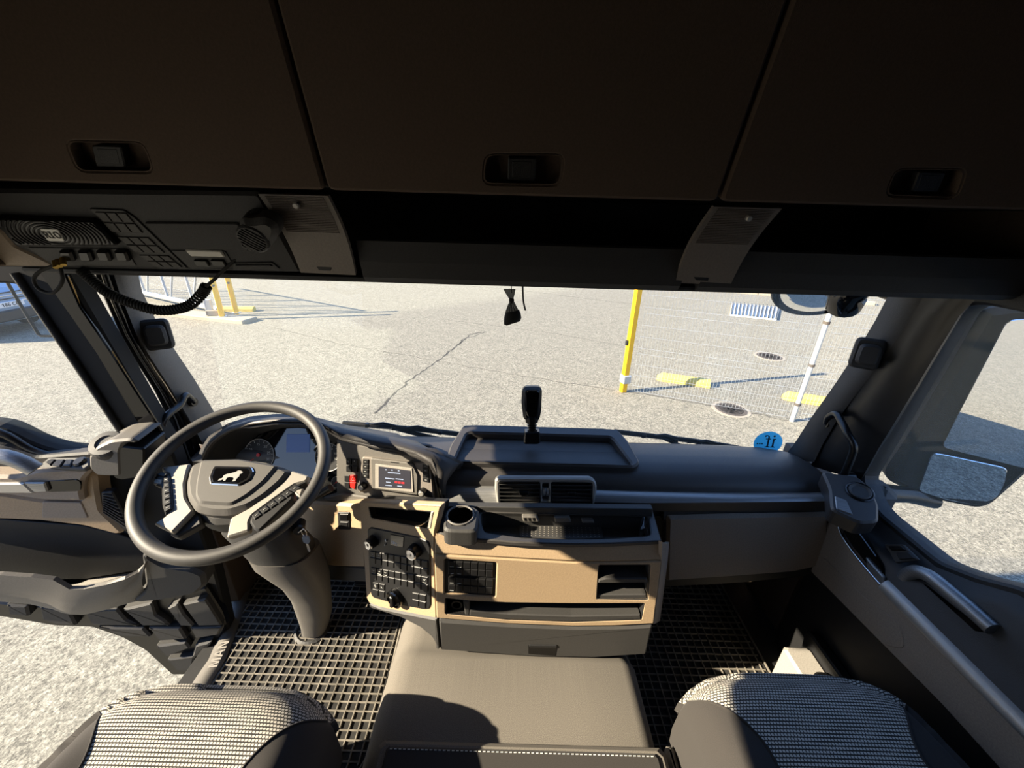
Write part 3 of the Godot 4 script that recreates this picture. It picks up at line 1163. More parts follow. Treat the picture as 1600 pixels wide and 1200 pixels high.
func left_door() -> void:
	var p0 = Vector3(-1.1, 0, -0.97)
	var dd = Vector3(-sin(deg_to_rad(80)), 0, cos(deg_to_rad(80)))
	var n = Vector3(cos(deg_to_rad(80)), 0, sin(deg_to_rad(80)))
	var dp = func(a, y, o): return p0 + dd * a + Vector3.UP * y + n * o
	var P = func(o): return Plane(n, n.dot(p0) + o)
	var lst = func(l, o):
		var out = []
		for i in range(0, l.size(), 2): out.append(dp.call(l[i], l[i + 1], o))
		return out
	var d = thing("door_1", "driver's door swung wide open with beige panel and grey storage bin", "door", "", "structure")
	var st = mb()
	var hole = rnd(lst.call([0.10, 1.315, 1.05, 1.315, 1.05, 0.95, 0.40, 0.945, 0.30, 0.928, 0.25, 0.872, 0.20, 0.842, 0.12, 0.828, 0.05, 0.838, 0.018, 0.87], 0), 0.03)
	slab(st, rnd(lst.call([0.0, 1.38, 1.12, 1.38, 1.12, 0.30, 0.75, 0.26, 0.59, 0.235, 0.43, 0.17, 0.32, 0.096, 0.25, -0.03, 0.207, -0.173, 0.11, -0.195, -0.03, -0.17, -0.075, 0.3, -0.085, 0.82], 0), 0.03), n, 0.05, 0.006, [hole])
	obj("frame", st, M.rubber, d)
	st = mb()
	slab(st, lst.call([0.0, 0.80, 1.07, 0.80, 1.07, 1.33, 0.08, 1.33], -0.025), n, 0.004, 0.0)
	obj("window_pane", st, M.glass, d)
	plate("frame_cover", M.gloss, d, P.call(0.008), cL([200, 60, 300, 60, 385, 110, 470, 300, 640, 550, 800, 800, 950, 1030, 900, 1130, 760, 910, 560, 570, 420, 370]), 0.008, 0.003, 0.004)
	st = mb()
	tube(st, [dp.call(0.10, 1.34, 0.004), dp.call(0.055, 1.10, 0.006), dp.call(0.02, 0.90, 0.006), dp.call(0.01, 0.86, 0.006)], 0.008, 8)
	obj("window_seal", st, M.rubber, d)
	st = mb()
	tube(st, smooth_path(lst.call([0.018, 0.862, 0.06, 0.832, 0.12, 0.820, 0.20, 0.834, 0.25, 0.862, 0.30, 0.92, 0.40, 0.938, 1.05, 0.945], 0.012), 4), 0.010, 8)
	obj("sill_seal", st, M.satin, d)
	# upper cap and armrest
	plate("upper_cap", M.charcoal, d, P.call(0.03), cD([-700, 20, -60, 30, 0, 40, 130, 78, 330, 62, 340, 130, 130, 150, -60, 160, -700, 170]), 0.03, 0.006, 0.01)
	plate("armrest", M.taupe, d, P.call(0.075), cD([-700, 150, -60, 148, 60, 148, 130, 128, 210, 122, 315, 118, 330, 128, 300, 160, 292, 208, 300, 240, 150, 238, 0, 216, -700, 216]), 0.06, 0.008, 0.008)
	plate("pull_recess", M.gloss, d, P.call(0.077), cD([158, 166, 280, 160, 292, 172, 290, 202, 170, 206]), 0.004, 0.001, 0.008)
	plate("lever", M.brushed, d, P.call(0.086), cD([82, 172, 160, 172, 172, 206, 122, 208]), 0.010, 0.003, 0.004)
	plate("silver_strip", M.silver, d, P.call(0.082), cD([-700, 176, 84, 174, 122, 210, -700, 208]), 0.010, 0.004, 0.003)
	# beige panel and its front return
	plate("beige_panel", M.beige, d, P.call(0.055), cD([-700, 212, 0, 212, 150, 236, 290, 240, 300, 160, 318, 130, 345, 150, 350, 205, 362, 272, 445, 352, 420, 362, 300, 330, 150, 313, 0, 306, -700, 306]), 0.05, 0.008, 0.01)
	plate("panel_insert", M.taupe, d, P.call(0.058), cD([152, 240, 292, 243, 318, 300, 150, 300]), 0.005, 0.002, 0.006)
	# loudspeaker grille
	var g = plate("speaker_grille", M.black, d, P.call(0.062), cD([362, 206, 405, 204, 448, 285, 462, 355, 440, 340, 368, 268]), 0.02, 0.003, 0.006)
	for i in 9:
		var t = (i + 0.6) / 9.0
		var a = cD([368, 210 + 58 * t * 1.05, 372 + 0, 214 + 60 * t])[0]
		var b = cD([400 + 60 * t, 212 + 128 * t])[0]
		var l = [on(P.call(0.065), a.x + 1.5, a.y + 4.0 * t), on(P.call(0.065), b.x, b.y)]
		st = mb()
		tube(st, l, 0.0022, 5)
		obj("grille_bar", st, M.charcoal, g)
	# pull handle and switches on the cap
	st = mb()
	var pts = []
	for q in cD([-420, 60, -200, 62, -60, 72, 20, 78, 80, 98, 128, 124]): pts.append(on(P.call(0.10), q.x, q.y))
	tube(st, smooth_path(pts, 5), 0.019, 12)
	obj("pull_handle", st, M.brushed, d)
	var sp = pl3(on(P.call(0.05), 62, 726), on(P.call(0.05), 130, 714), on(P.call(0.02), 70, 712))
	var sb = plate("switch_plate", M.charcoal, d, sp, cD([130, 118, 175, 80, 318, 78, 322, 108, 300, 122]), 0.012, 0.003, 0.005)
	for qd in [[160, 96, 186, 84, 200, 86, 178, 108], [184, 108, 206, 86, 232, 86, 214, 112], [222, 112, 238, 86, 262, 86, 250, 112]]:
		plate("switch", M.satin, sb, moved(sp, 0.005), cD(qd), 0.006, 0.002, 0.002)
	st = mb()
	lathe(st, on(sp, 126, 722), sp.normal, [[0.0, 0.008], [0.012, 0.008], [0.015, 0.004], [0.015, -0.002], [0.0, -0.002]], 18)
	obj("mirror_dial", st, M.satin, sb)
	# front pod with the small loudspeaker
	var pod = plate("pod", M.grey, d, P.call(0.10), cD([318, 78, 345, 44, 395, 20, 470, 12, 500, 26, 445, 30, 432, 60, 436, 150, 400, 150, 345, 148, 320, 122]), 0.10, 0.006, 0.008)
	plate("pod_recess", M.satin, d, P.call(0.096), cD([378, 66, 400, 44, 440, 40, 520, 50, 520, 150, 438, 164, 410, 156]), 0.09, 0.004, 0.006)
	st = mb()
	lathe(st, on(P.call(0.075), 167, 694), Vector3(0.1, 0.86, 0.5), [[0.0, 0.006], [0.020, 0.006], [0.022, 0.010], [0.036, 0.008], [0.040, 0.0], [0.040, -0.02], [0.0, -0.02]], 28)
	obj("speaker_disc", st, M.charcoal, pod)
	# dark map pocket and the bin below it
	plate("pocket_back", M.black, d, P.call(0.012), cD([-700, 300, 0, 304, 300, 328, 440, 362, 540, 400, 545, 480, 300, 520, -700, 520]), 0.012, 0.002, 0.01)
	st = mb()
	var rows = []
	for q in [[-600, 505, 600], [-60, 505, 600], [0, 505, 600], [110, 512, 610], [190, 522, 628], [222, 540, 640], [250, 556, 646], [300, 556, 648], [380, 540, 630], [450, 520, 610], [500, 495, 588], [522, 462, 565]]:
		var a = cD([q[0], q[1], q[0], q[2]])
		var t = on(P.call(0.125 if q[0] < 480 else 0.10), a[0].x, a[0].y)
		var b = on(P.call(0.07), a[1].x, a[1].y)
		rows.append([t, t.lerp(b, 0.33) + n * 0.012, t.lerp(b, 0.66) + n * 0.012, b])
	sheet(st, rows, 0.012)
	obj("bin_front", st, M.grey, d)
	plate("bin_end", M.charcoal, d, P.call(0.085), cD([505, 440, 520, 425, 545, 445, 590, 470, 690, 485, 735, 505, 742, 545, 700, 580, 590, 600, 500, 610, 470, 600, 520, 560]), 0.06, 0.012, 0.014)
	# cup tray inside the bin
	var cp = Plane(Vector3.UP, 0.355)
	var tray = rnd(laid(cp, cD([200, 522, 245, 478, 300, 466, 400, 462, 512, 452, 505, 480, 450, 508, 380, 528, 255, 552, 228, 545])), 0.012)
	var cx = on(cp, 125, 899)
	var ring = []
	for k in 24: ring.append(cx + Vector3(cos(TAU * k / 24) * 0.045, 0, sin(TAU * k / 24) * 0.034))
	st = mb()
	slab(st, tray, Vector3.UP, 0.012, 0.003, [ring])
	obj("cup_tray", st, M.lightgrey, d)
	pocket("cup_well", M.black, d, cp, ring, 0.06)
	st = mb()
	slab(st, laid(Plane(Vector3.UP, 0.27), cD([-700, 520, 0, 520, 400, 540, 520, 480, 500, 420, -700, 420])), Vector3.UP, 0.01, 0.0)
	obj("bin_floor", st, M.black, d)
	# moulded lower panel with its stepped pads
	plate("lower_panel", M.satin, d, P.call(0.02), cD([-700, 600, 0, 605, 300, 630, 560, 590, 742, 548, 800, 640, 815, 690, 720, 865, 618, 866, 520, 776, 440, 732, 330, 694, 200, 690, 0, 656, -700, 630]), 0.03, 0.006, 0.01)
	for l in [[20, 612, 95, 618, 105, 655, 30, 650], [140, 620, 245, 632, 275, 688, 200, 684, 150, 668], [300, 636, 420, 628, 455, 668, 500, 690, 330, 688], [440, 630, 545, 606, 560, 650, 590, 668, 612, 688, 512, 690], [600, 626, 640, 606, 665, 650, 700, 688, 648, 690], [655, 612, 740, 592, 800, 688, 712, 690], [350, 694, 515, 697, 545, 728, 440, 728], [532, 696, 648, 697, 672, 738, 572, 744], [684, 698, 798, 694, 786, 722, 704, 736], [560, 762, 668, 748, 686, 768, 600, 802], [702, 760, 762, 746, 740, 792, 690, 806], [600, 812, 700, 800, 690, 850, 635, 852]]:
		plate("pad", M.charcoal, d, P.call(0.042), cD(l), 0.024, 0.006, 0.004)
	# outside mirror rod seen through the window
	var rod = thing("mirror_rod", "thin bent black rod outside the driver's door window", "rod")
	st = mb()
	pts = []
	for q in cL([-60, -40, 0, 80, 110, 270, 225, 458, 240, 468, 345, 470, 372, 482, 405, 528]): pts.append(on(P.call(-0.16), q.x, q.y))
	tube(st, pts, 0.004, 8)
	obj("bar", st, M.rubber, rod)
	st = mb()
	pts = []
	for q in cL([402, 525, 430, 560, 490, 578]): pts.append(on(P.call(-0.13), q.x, q.y))
	tube(st, pts, [0.009, 0.010, 0.012], 10)
	obj("joint", st, M.rubber, rod)

# ---------------------------------------------------------------- dashboard
func dashboard() -> void:
	var d = thing("dashboard", "dark grained dashboard with brushed strip and glove box running across the cab", "dashboard")
	# padded top, one profile carried across the cab
	var st = mb()
	var rings = []
	for x in [-1.05, -0.9, -0.6, -0.4, -0.28, -0.25, -0.22, 0.0, 0.4, 0.8, 0.95, 1.0, 1.03]:
		var e = clamp((x - 0.85) / 0.18, 0, 1)
		var drop = 0.018 * e * e
		var fr = 0.10 if x < -0.26 else 0.0
		var r = []
		for p in [[1.292, 0.60], [1.292, 0.690], [1.28, 0.715], [1.24, 0.735], [1.19, 0.750], [1.13 + fr * 0.3, 0.760], [1.085 + fr * 0.6, 0.758], [1.05 + fr, 0.748], [1.025 + fr, 0.734], [1.012 + fr, 0.716], [1.012 + fr, 0.60]]:
			r.append(Vector3(x, p[1] - drop * (1.0 if p[1] > 0.62 else 0.0), -p[0]))
		rings.append(r)
	loft(st, rings)
	obj("padded_top", st, M.dash, d)
	# brushed strip: bright upper face and darker lower return
	st = mb()
	var rows = []
	for e in [[694, 752, 696, 788], [850, 756, 850, 784], [1000, 762, 1000, 786], [1150, 766, 1150, 785], [1297, 768, 1297, 783]]:
		var a = pz(e[0], e[1], 1.025)
		var b = pz(e[2], e[3], 0.972)
		rows.append([a, a.lerp(b, 0.2) + Vector3(0, 0.004, 0.002), a.lerp(b, 0.5) + Vector3(0, 0.007, 0.003), a.lerp(b, 0.8) + Vector3(0, 0.005, 0.003), b])
	sheet(st, rows, 0.012)
	obj("brushed_strip", st, M.brushed, d)
	st = mb()
	rows = []
	for e in [[694, 788, 692, 796], [850, 784, 850, 797], [1000, 786, 1000, 799], [1150, 785, 1150, 800], [1297, 783, 1297, 799]]:
		rows.append([pz(e[0], e[1], 0.973), pz(e[2], e[3], 0.995)])
	sheet(st, rows, 0.012, false)
	obj("strip_return", st, M.charcoal, d)
	# glove box
	var gp = pl3(pz(1045, 808, 0.985), pz(1295, 805, 0.985), pz(1045, 905, 0.965))
	plate("glove_box", M.taupe, d, gp, uvs([1043, 808, 1180, 805, 1297, 803, 1295, 840, 1288, 872, 1276, 888, 1240, 896, 1150, 903, 1041, 910]), 0.05, 0.010, 0.012)
	plate("glove_box_rail", M.charcoal, d, moved(gp, -0.012), uvs([1036, 798, 1300, 797, 1298, 812, 1036, 814]), 0.03, 0.003)
	plate("glove_box_base", M.black, d, moved(gp, -0.02), uvs([1036, 900, 1280, 886, 1270, 900, 1150, 912, 1036, 918]), 0.10, 0.004)
	# raised tray on the top
	var tp = pl3(py(722, 664, 0.800), py(965, 669, 0.800), py(700, 716, 0.772))
	var outer = rnd(laid(tp, cC([492, 40, 560, 38, 1150, 55, 1215, 60, 1262, 110, 1322, 215, 1295, 238, 455, 214, 412, 195, 430, 135])), 0.012)
	var inner = rnd(laid(tp, cC([522, 76, 1178, 96, 1196, 108, 1284, 226, 470, 205, 455, 196, 505, 84])), 0.01)
	st = mb()
	slab(st, outer, tp.normal, 0.075, 0.006, [inner])
	var tr = obj("top_tray", st, M.dash, d)
	st = mb()
	var low = []
	for p in inner: low.append(p - tp.normal * 0.026)
	slab(st, low, tp.normal, 0.01, 0.0)
	obj("tray_floor", st, M.dash, tr)
	# centre vents
	var vp = pl3(pz(776, 748, 0.985), pz(930, 752, 0.985), pz(776, 788, 0.958))
	var h1 = rnd(laid(vp, cC([660, 312, 848, 312, 850, 408, 664, 406])), 0.006)
	var h2 = rnd(laid(vp, cC([906, 313, 1095, 316, 1092, 416, 908, 411])), 0.006)
	var h3 = rnd(laid(vp, cC([862, 318, 894, 318, 894, 398, 862, 396])), 0.003)
	st = mb()
	slab(st, rnd(laid(vp, cC([655, 288, 1090, 291, 1112, 305, 1119, 335, 1106, 420, 650, 416, 638, 340, 640, 300])), 0.006), vp.normal, 0.024, 0.005, [h1, h2, h3])
	var vt = obj("vent_frame", st, M.silver, d)
	vt.set_meta("label", "silver frame round two air vents")
	pocket("vent_duct", M.black, vt, moved(vp, -0.004), h1, 0.05)
	pocket("vent_duct", M.black, vt, moved(vp, -0.004), h2, 0.05)
	for q in [[661, 314, 849, 314, 850, 406, 664, 404], [907, 316, 1094, 318, 1092, 414, 908, 409]]:
		var c = laid(moved(vp, -0.004), cC(q))
		for i in 5:
			var t = (i + 0.5) / 5.0
			var a = c[0].lerp(c[3], t)
			var b = c[1].lerp(c[2], t)
			var ex = (b - a).normalized()
			var nn = vp.normal.rotated(ex, deg_to_rad(-35))
			var up = nn.cross(ex)
			st = mb()
			slab(st, [a + nn * 0.006 - up * 0.001, b + nn * 0.006 - up * 0.001, b + nn * 0.006 + up * 0.001, a + nn * 0.006 + up * 0.001], nn, 0.026, 0.0005)
			obj("louvre", st, M.charcoal, vt)
	plate("vent_slider", M.satin, vt, moved(vp, 0.006), cC([752, 352, 798, 354, 800, 374, 770, 380, 754, 372]), 0.012, 0.003, 0.003)
	plate("vent_slider", M.satin, vt, moved(vp, 0.006), cC([980, 356, 1020, 357, 1020, 376, 982, 376]), 0.012, 0.003, 0.003)
	for k in 2:
		st = mb()
		var c = on(moved(vp, -0.004), 560 + (870 + 17 * k) / 3.0, 650 + 357 / 3.0)
		var dv = (on(vp, 857, 782) - on(vp, 857, 757)).normalized()
		lathe(st, c - vp.normal * 0.004, Vector3.RIGHT, [[0.0, -0.004], [0.012, -0.004], [0.012, 0.004], [0.0, 0.004]], 20)
		obj("vent_wheel", st, M.silver, vt)
	# driver's knee panel, pale under the column
	var kp = pl3(pz(575, 790, 0.955), pz(575, 885, 0.94), pz(490, 785, 1.045))
	plate("knee_panel", M.beige, d, kp, uvs([296, 790, 380, 782, 480, 784, 570, 790, 572, 888, 520, 886, 488, 882, 440, 880, 360, 862, 310, 858]), 0.05, 0.008, 0.01)
	plate("knee_panel_base", M.charcoal, d, moved(kp, -0.01), uvs([296, 852, 360, 860, 490, 880, 575, 888, 575, 910, 480, 905, 330, 880]), 0.08, 0.004)
	var sw = plate("rocker_frame", M.black, d, moved(kp, 0.004), cB([1015, 586, 1070, 588, 1072, 668, 1018, 666]), 0.01, 0.002, 0.004)
	plate("rocker_switch", M.satin, sw, moved(kp, 0.008), cB([1024, 594, 1062, 596, 1064, 626, 1026, 624]), 0.008, 0.002, 0.002)
	plate("rocker_switch", M.key, sw, moved(kp, 0.006), cB([1026, 630, 1064, 632, 1064, 658, 1028, 656]), 0.008, 0.002, 0.002)
	# end cap towards the driver's door
	st = mb()
	bx(st, Vector3(-1.08, 0.45, -1.28), Vector3(-0.98, 0.735, -1.08), 0.02)
	obj("end_cap", st, M.dash, d)

# ---------------------------------------------------------------- instruments and radio
func cluster_and_radio() -> void:
	var cp = pl3(pz(440, 690, 1.135), pz(520, 692, 1.12), pz(440, 790, 1.045))
	var d = thing("instrument_cluster", "instrument cluster with round dials and blue display behind the steering wheel", "instrument panel")
	plate("face", M.cluster, d, cp, cN([250, 470, 285, 380, 330, 290, 400, 225, 520, 188, 640, 182, 740, 195, 800, 250, 880, 290, 905, 330, 900, 560, 880, 590, 800, 600, 300, 600]), 0.012, 0.002, 0.01)
	var dp = moved(cp, 0.003)
	var dial = func(q, r, ticks, called):
		var c = on(dp, q.x, q.y)
		var ex = (on(dp, q.x + 20, q.y) - c).normalized()
		var ey = dp.normal.cross(ex)
		var st = mb()
		var ring = []
		for k in 40: ring.append(c + (ex * cos(TAU * k / 40) + ey * sin(TAU * k / 40)) * r)
		tube(st, ring, r * 0.028, 6, true)
		var dl = obj(called, st, M.silver, d)
		st = mb()
		lathe(st, c - dp.normal * 0.001, dp.normal, [[0.0, 0.0], [r * 0.98, 0.0], [r * 0.98, -0.003], [0.0, -0.003]], 40)
		obj("dial_face", st, M.black, dl)
		for k in ticks:
			var a = deg_to_rad(220.0 - 260.0 * k / (ticks - 1))
			var dir = ex * cos(a) + ey * sin(a)
			st = mb()
			tube(st, [c + dir * r * 0.80, c + dir * r * 0.93], r * 0.018, 4)
			obj("tick", st, M.mark, dl)
		var a = deg_to_rad(215.0)
		st = mb()
		tube(st, [c + dp.normal * 0.003, c + (ex * cos(a) + ey * sin(a)) * r * 0.8 + dp.normal * 0.003], [r * 0.035, r * 0.012], 6)
		lathe(st, c, dp.normal, [[0.0, 0.006], [r * 0.12, 0.006], [r * 0.12, 0.0], [0.0, 0.0]], 14)
		obj("needle", st, M.red, dl)
		return [c, ex, ey]
	var q1 = cN([400, 345])[0]
	var g1 = dial.call(q1, 0.054, 13, "rev_counter")
	for e in [["10", 150.0], ["15", 95.0], ["20", 50.0], ["25", 10.0], ["30", -25.0]]:
		var a = deg_to_rad(e[1])
		text("numeral", e[0], 0.008, g1[0] + (g1[1] * cos(a) + g1[2] * sin(a)) * 0.036 + dp.normal * 0.0008, g1[1], dp.normal, M.mark, d)
	var q2 = cN([812, 360])[0]
	var g2 = dial.call(q2, 0.047, 13, "speedometer")
	for e in [["60", 120.0], ["80", 70.0], ["100", 25.0], ["120", -10.0]]:
		var a = deg_to_rad(e[1])
		text("numeral", e[0], 0.007, g2[0] + (g2[1] * cos(a) + g2[2] * sin(a)) * 0.030 + dp.normal * 0.0008, g2[1], dp.normal, M.mark, d)
	dial.call(cN([862, 508])[0], 0.019, 5, "fuel_gauge")
	dial.call(cN([700, 520])[0], 0.019, 5, "pressure_gauge")
	plate("display_screen", M.display, d, moved(cp, 0.0025), cN([562, 222, 700, 222, 698, 330, 560, 330]), 0.003, 0.001)
	# curved clear cover
	# hood over the dials, sweeping across to the radio
	var lip = cN([62, 372, 82, 320, 112, 278, 160, 236, 215, 206, 330, 168, 480, 147, 640, 148, 770, 165, 830, 205, 885, 240, 965, 262, 1080, 288, 1200, 308, 1330, 345, 1420, 392, 1462, 470, 1490, 640])
	var crest = cN([60, 345, 80, 300, 112, 250, 165, 210, 225, 172, 350, 134, 500, 120, 640, 122, 760, 146, 860, 170, 920, 184, 1000, 202, 1090, 222, 1180, 240, 1300, 274, 1440, 325, 1592, 398, 1500, 490])
	var lf = [1.02, 1.02, 1.02, 1.03, 1.03, 1.03, 1.03, 1.03, 1.03, 1.03, 1.03, 1.03, 1.02, 1.01, 1.0, 0.985, 0.975, 0.972]
	var h = get_node("dashboard")
	var rows = []
	for i in lip.size():
		var t = float(i) / (lip.size() - 1)
		var a = pz(lip[i].x, lip[i].y, lf[i])
		var b = pz(crest[i].x, crest[i].y, lf[i] + (0.05 if i < 15 else 0.035 if i < 17 else 0.03))
		var under = a + Vector3(0, -0.012, -0.035)
		if i >= 15: under = a + Vector3(-0.012, -0.006, -0.04)
		var c = Vector3(b.x, 0.73, -min(1.26, lf[i] + 0.20))
		if i >= 15: c = Vector3(b.x + 0.0, 0.725, -(lf[i] + 0.08))
		rows.append([under, a + Vector3(0, -0.004, -0.006), a, a.lerp(b, 0.3) + Vector3(0, 0.006, 0), a.lerp(b, 0.65) + Vector3(0, 0.006, 0), b, b.lerp(c, 0.4) + Vector3(0, 0.012, 0), c])
	var st = mb()
	sheet(st, rows, 0.010)
	obj("hood", st, M.dash, h)
	# inner throat between the lip and the dials
	st = mb()
	rows = []
	var deep = cN([240, 480, 262, 420, 290, 350, 330, 285, 395, 226, 460, 203, 540, 186, 640, 182, 740, 195, 790, 235, 850, 280])
	for i in deep.size():
		var a = pz(lip[i].x, lip[i].y, lf[i] + 0.03) + Vector3(0, -0.008, 0)
		rows.append([a, a.lerp(on(cp, deep[i].x, deep[i].y), 0.5) + Vector3(0, 0.006, 0), on(cp, deep[i].x, deep[i].y)])
	sheet(st, rows, 0.006)
	obj("hood_throat", st, M.black, h)
	st = mb()
	sheet(st, [[pz(cN([62, 372])[0].x, cN([62, 372])[0].y, 1.02), pz(cN([240, 480])[0].x, cN([240, 480])[0].y, 1.06)], [pz(322, 800, 1.0), pz(375, 800, 1.02)]], 0.01, false)
	obj("hood_side", st, M.charcoal, h)

	# radio panel, turned towards the driver
	var rp = pl3(pz(538, 699, 1.07), pz(534, 772, 1.035), pz(688, 790, 0.975))
	var f = plate("radio_fascia", M.grey, h, rp, cN([860, 250, 905, 262, 1000, 290, 1190, 325, 1330, 355, 1420, 400, 1452, 470, 1475, 640, 1300, 625, 985, 585, 890, 575, 860, 590]), 0.03, 0.003, 0.006)
	plate("lower_ledge", M.grey, f, moved(rp, 0.012), cN([770, 605, 890, 575, 985, 588, 1300, 628, 1476, 643, 1480, 662, 1300, 652, 985, 622, 800, 622]), 0.04, 0.004, 0.004)
	for c in cells(laid(moved(rp, 0.004), cN([914, 366, 986, 370, 988, 452, 914, 448])), 2, 2, 0.06):
		st = mb()
		slab(st, c, rp.normal, 0.008, 0.0015)
		obj("switch", st, M.key, f)
		var m = (c[0] + c[1] + c[2] + c[3]) / 4.0
	for k in 2:
		var q = cN([930 + 36 * k, 386])[0]
		text("icon", ["%", "*"][k], 0.006, on(moved(rp, 0.0046), q.x, q.y), Vector3(1, 0, 0.6), rp.normal, M.mark, f)
	plate("hazard_switch", M.red, f, moved(rp, 0.006), cN([940, 468, 976, 470, 974, 508, 938, 506]), 0.008, 0.0015)
	plate("hazard_switch", M.red, f, moved(rp, 0.004), cN([938, 509, 974, 511, 966, 552, 942, 540]), 0.008, 0.0015)
	var tri = cN([957, 478, 968, 500, 945, 499])
	st = mb()
	var tl = laid(moved(rp, 0.0066), tri)
	tube(st, tl, 0.0005, 4, true)
	obj("hazard_mark", st, M.mark, f)
	plate("blank_switch", M.key, f, moved(rp, 0.004), cN([906, 468, 937, 469, 936, 506, 906, 504]), 0.008, 0.0015)
	plate("blank_switch", M.key, f, moved(rp, 0.004), cN([906, 507, 936, 509, 938, 548, 906, 544]), 0.008, 0.0015)
	# radio
	var r = thing("radio", "grey double-height radio with small lit screen and two knobs", "radio")
	plate("bezel", M.cover, r, moved(rp, 0.010), cN([1012, 358, 1060, 362, 1310, 392, 1400, 392, 1420, 420, 1432, 520, 1438, 610, 1350, 590, 1068, 552, 992, 572, 998, 470]), 0.014, 0.003, 0.006)
	plate("screen_frame", M.grey, r, moved(rp, 0.016), cN([1062, 366, 1312, 396, 1346, 470, 1342, 588, 1070, 548]), 0.010, 0.003, 0.004)
	plate("screen_border", M.lightgrey, r, moved(rp, 0.0185), cN([1090, 400, 1310, 426, 1318, 570, 1090, 545]), 0.004, 0.001, 0.002)
	plate("screen", M.screen, r, moved(rp, 0.0195), cN([1110, 414, 1300, 440, 1304, 550, 1110, 538]), 0.003, 0.0006, 0.001)
	var ex = (on(rp, 640, 755) - on(rp, 590, 745)).normalized()
	var sc = moved(rp, 0.0198)
	# lines too small to read: rows of short lit strokes
	for e in [[1150, 434, 1160, 0.0016, 0], [1185, 436, 1195, 0.0016, 0], [1225, 440, 1235, 0.0016, 0], [1165, 450, 1240, 0.0016, 0], [1150, 484, 1205, 0.0016, 0], [1212, 488, 1258, 0.0016, 0], [1155, 507, 1182, 0.0014, 0], [1150, 526, 1190, 0.0012, 0], [1222, 531, 1250, 0.0018, 0], [1206, 508, 1222, 0.0032, 1], [1226, 510, 1242, 0.0032, 1], [1246, 512, 1264, 0.0032, 1]]:
		var qa = cN([e[0], e[1]])[0]
		var qb = cN([e[2], e[1] + (e[2] - e[0]) * 0.1])[0]
		var a0 = on(sc, qa.x, qa.y)
		var b0 = on(sc, qb.x, qb.y)
		var hv = rp.normal.cross(ex) * e[3]
		st = mb()
		slab(st, [a0 - hv, b0 - hv, b0 + hv, a0 + hv], rp.normal, 0.0006, 0.0)
		obj("screen_stroke", st, M.screenred if e[4] else M.screentext, r)
	plate("disc_slot", M.gloss, r, moved(rp, 0.0165), cN([1180, 386, 1232, 392, 1232, 397, 1180, 392]), 0.003, 0.0003)
	for k in 2:
		var q = cN([1024, 528, 1378, 562])[k]
		var c = on(moved(rp, 0.010), q.x, q.y)
		st = mb()
		lathe(st, c, rp.normal, [[0.0, 0.020], [0.010, 0.020], [0.012, 0.018], [0.013, 0.0], [0.0, 0.0]], 20)
		var kn = obj("knob", st, M.satin, r)
		st = mb()
		lathe(st, c + rp.normal * 0.018, rp.normal, [[0.0, 0.003], [0.006, 0.003], [0.0085, 0.002], [0.0085, 0.0], [0.0, 0.0]], 20)
		obj("knob_cap", st, M.silver, kn)
	for qd in [[1016, 372, 1050, 374, 1048, 488, 1012, 484], [1370, 398, 1408, 400, 1412, 512, 1372, 506]]:
		for c in cells(laid(moved(rp, 0.013), cN(qd)), 4, 1, 0.03):
			st = mb()
			slab(st, c, rp.normal, 0.005, 0.0012)
			var ky = obj("key", st, M.key, r)
			var m = (c[0] + c[1] + c[2] + c[3]) / 4.0
			st = mb()
			var s = (c[1] - c[0]) * 0.16
			tube(st, [m - s + rp.normal * 0.0004, m + s + rp.normal * 0.0004], 0.0006, 4)
			obj("key_mark", st, M.mark, ky)

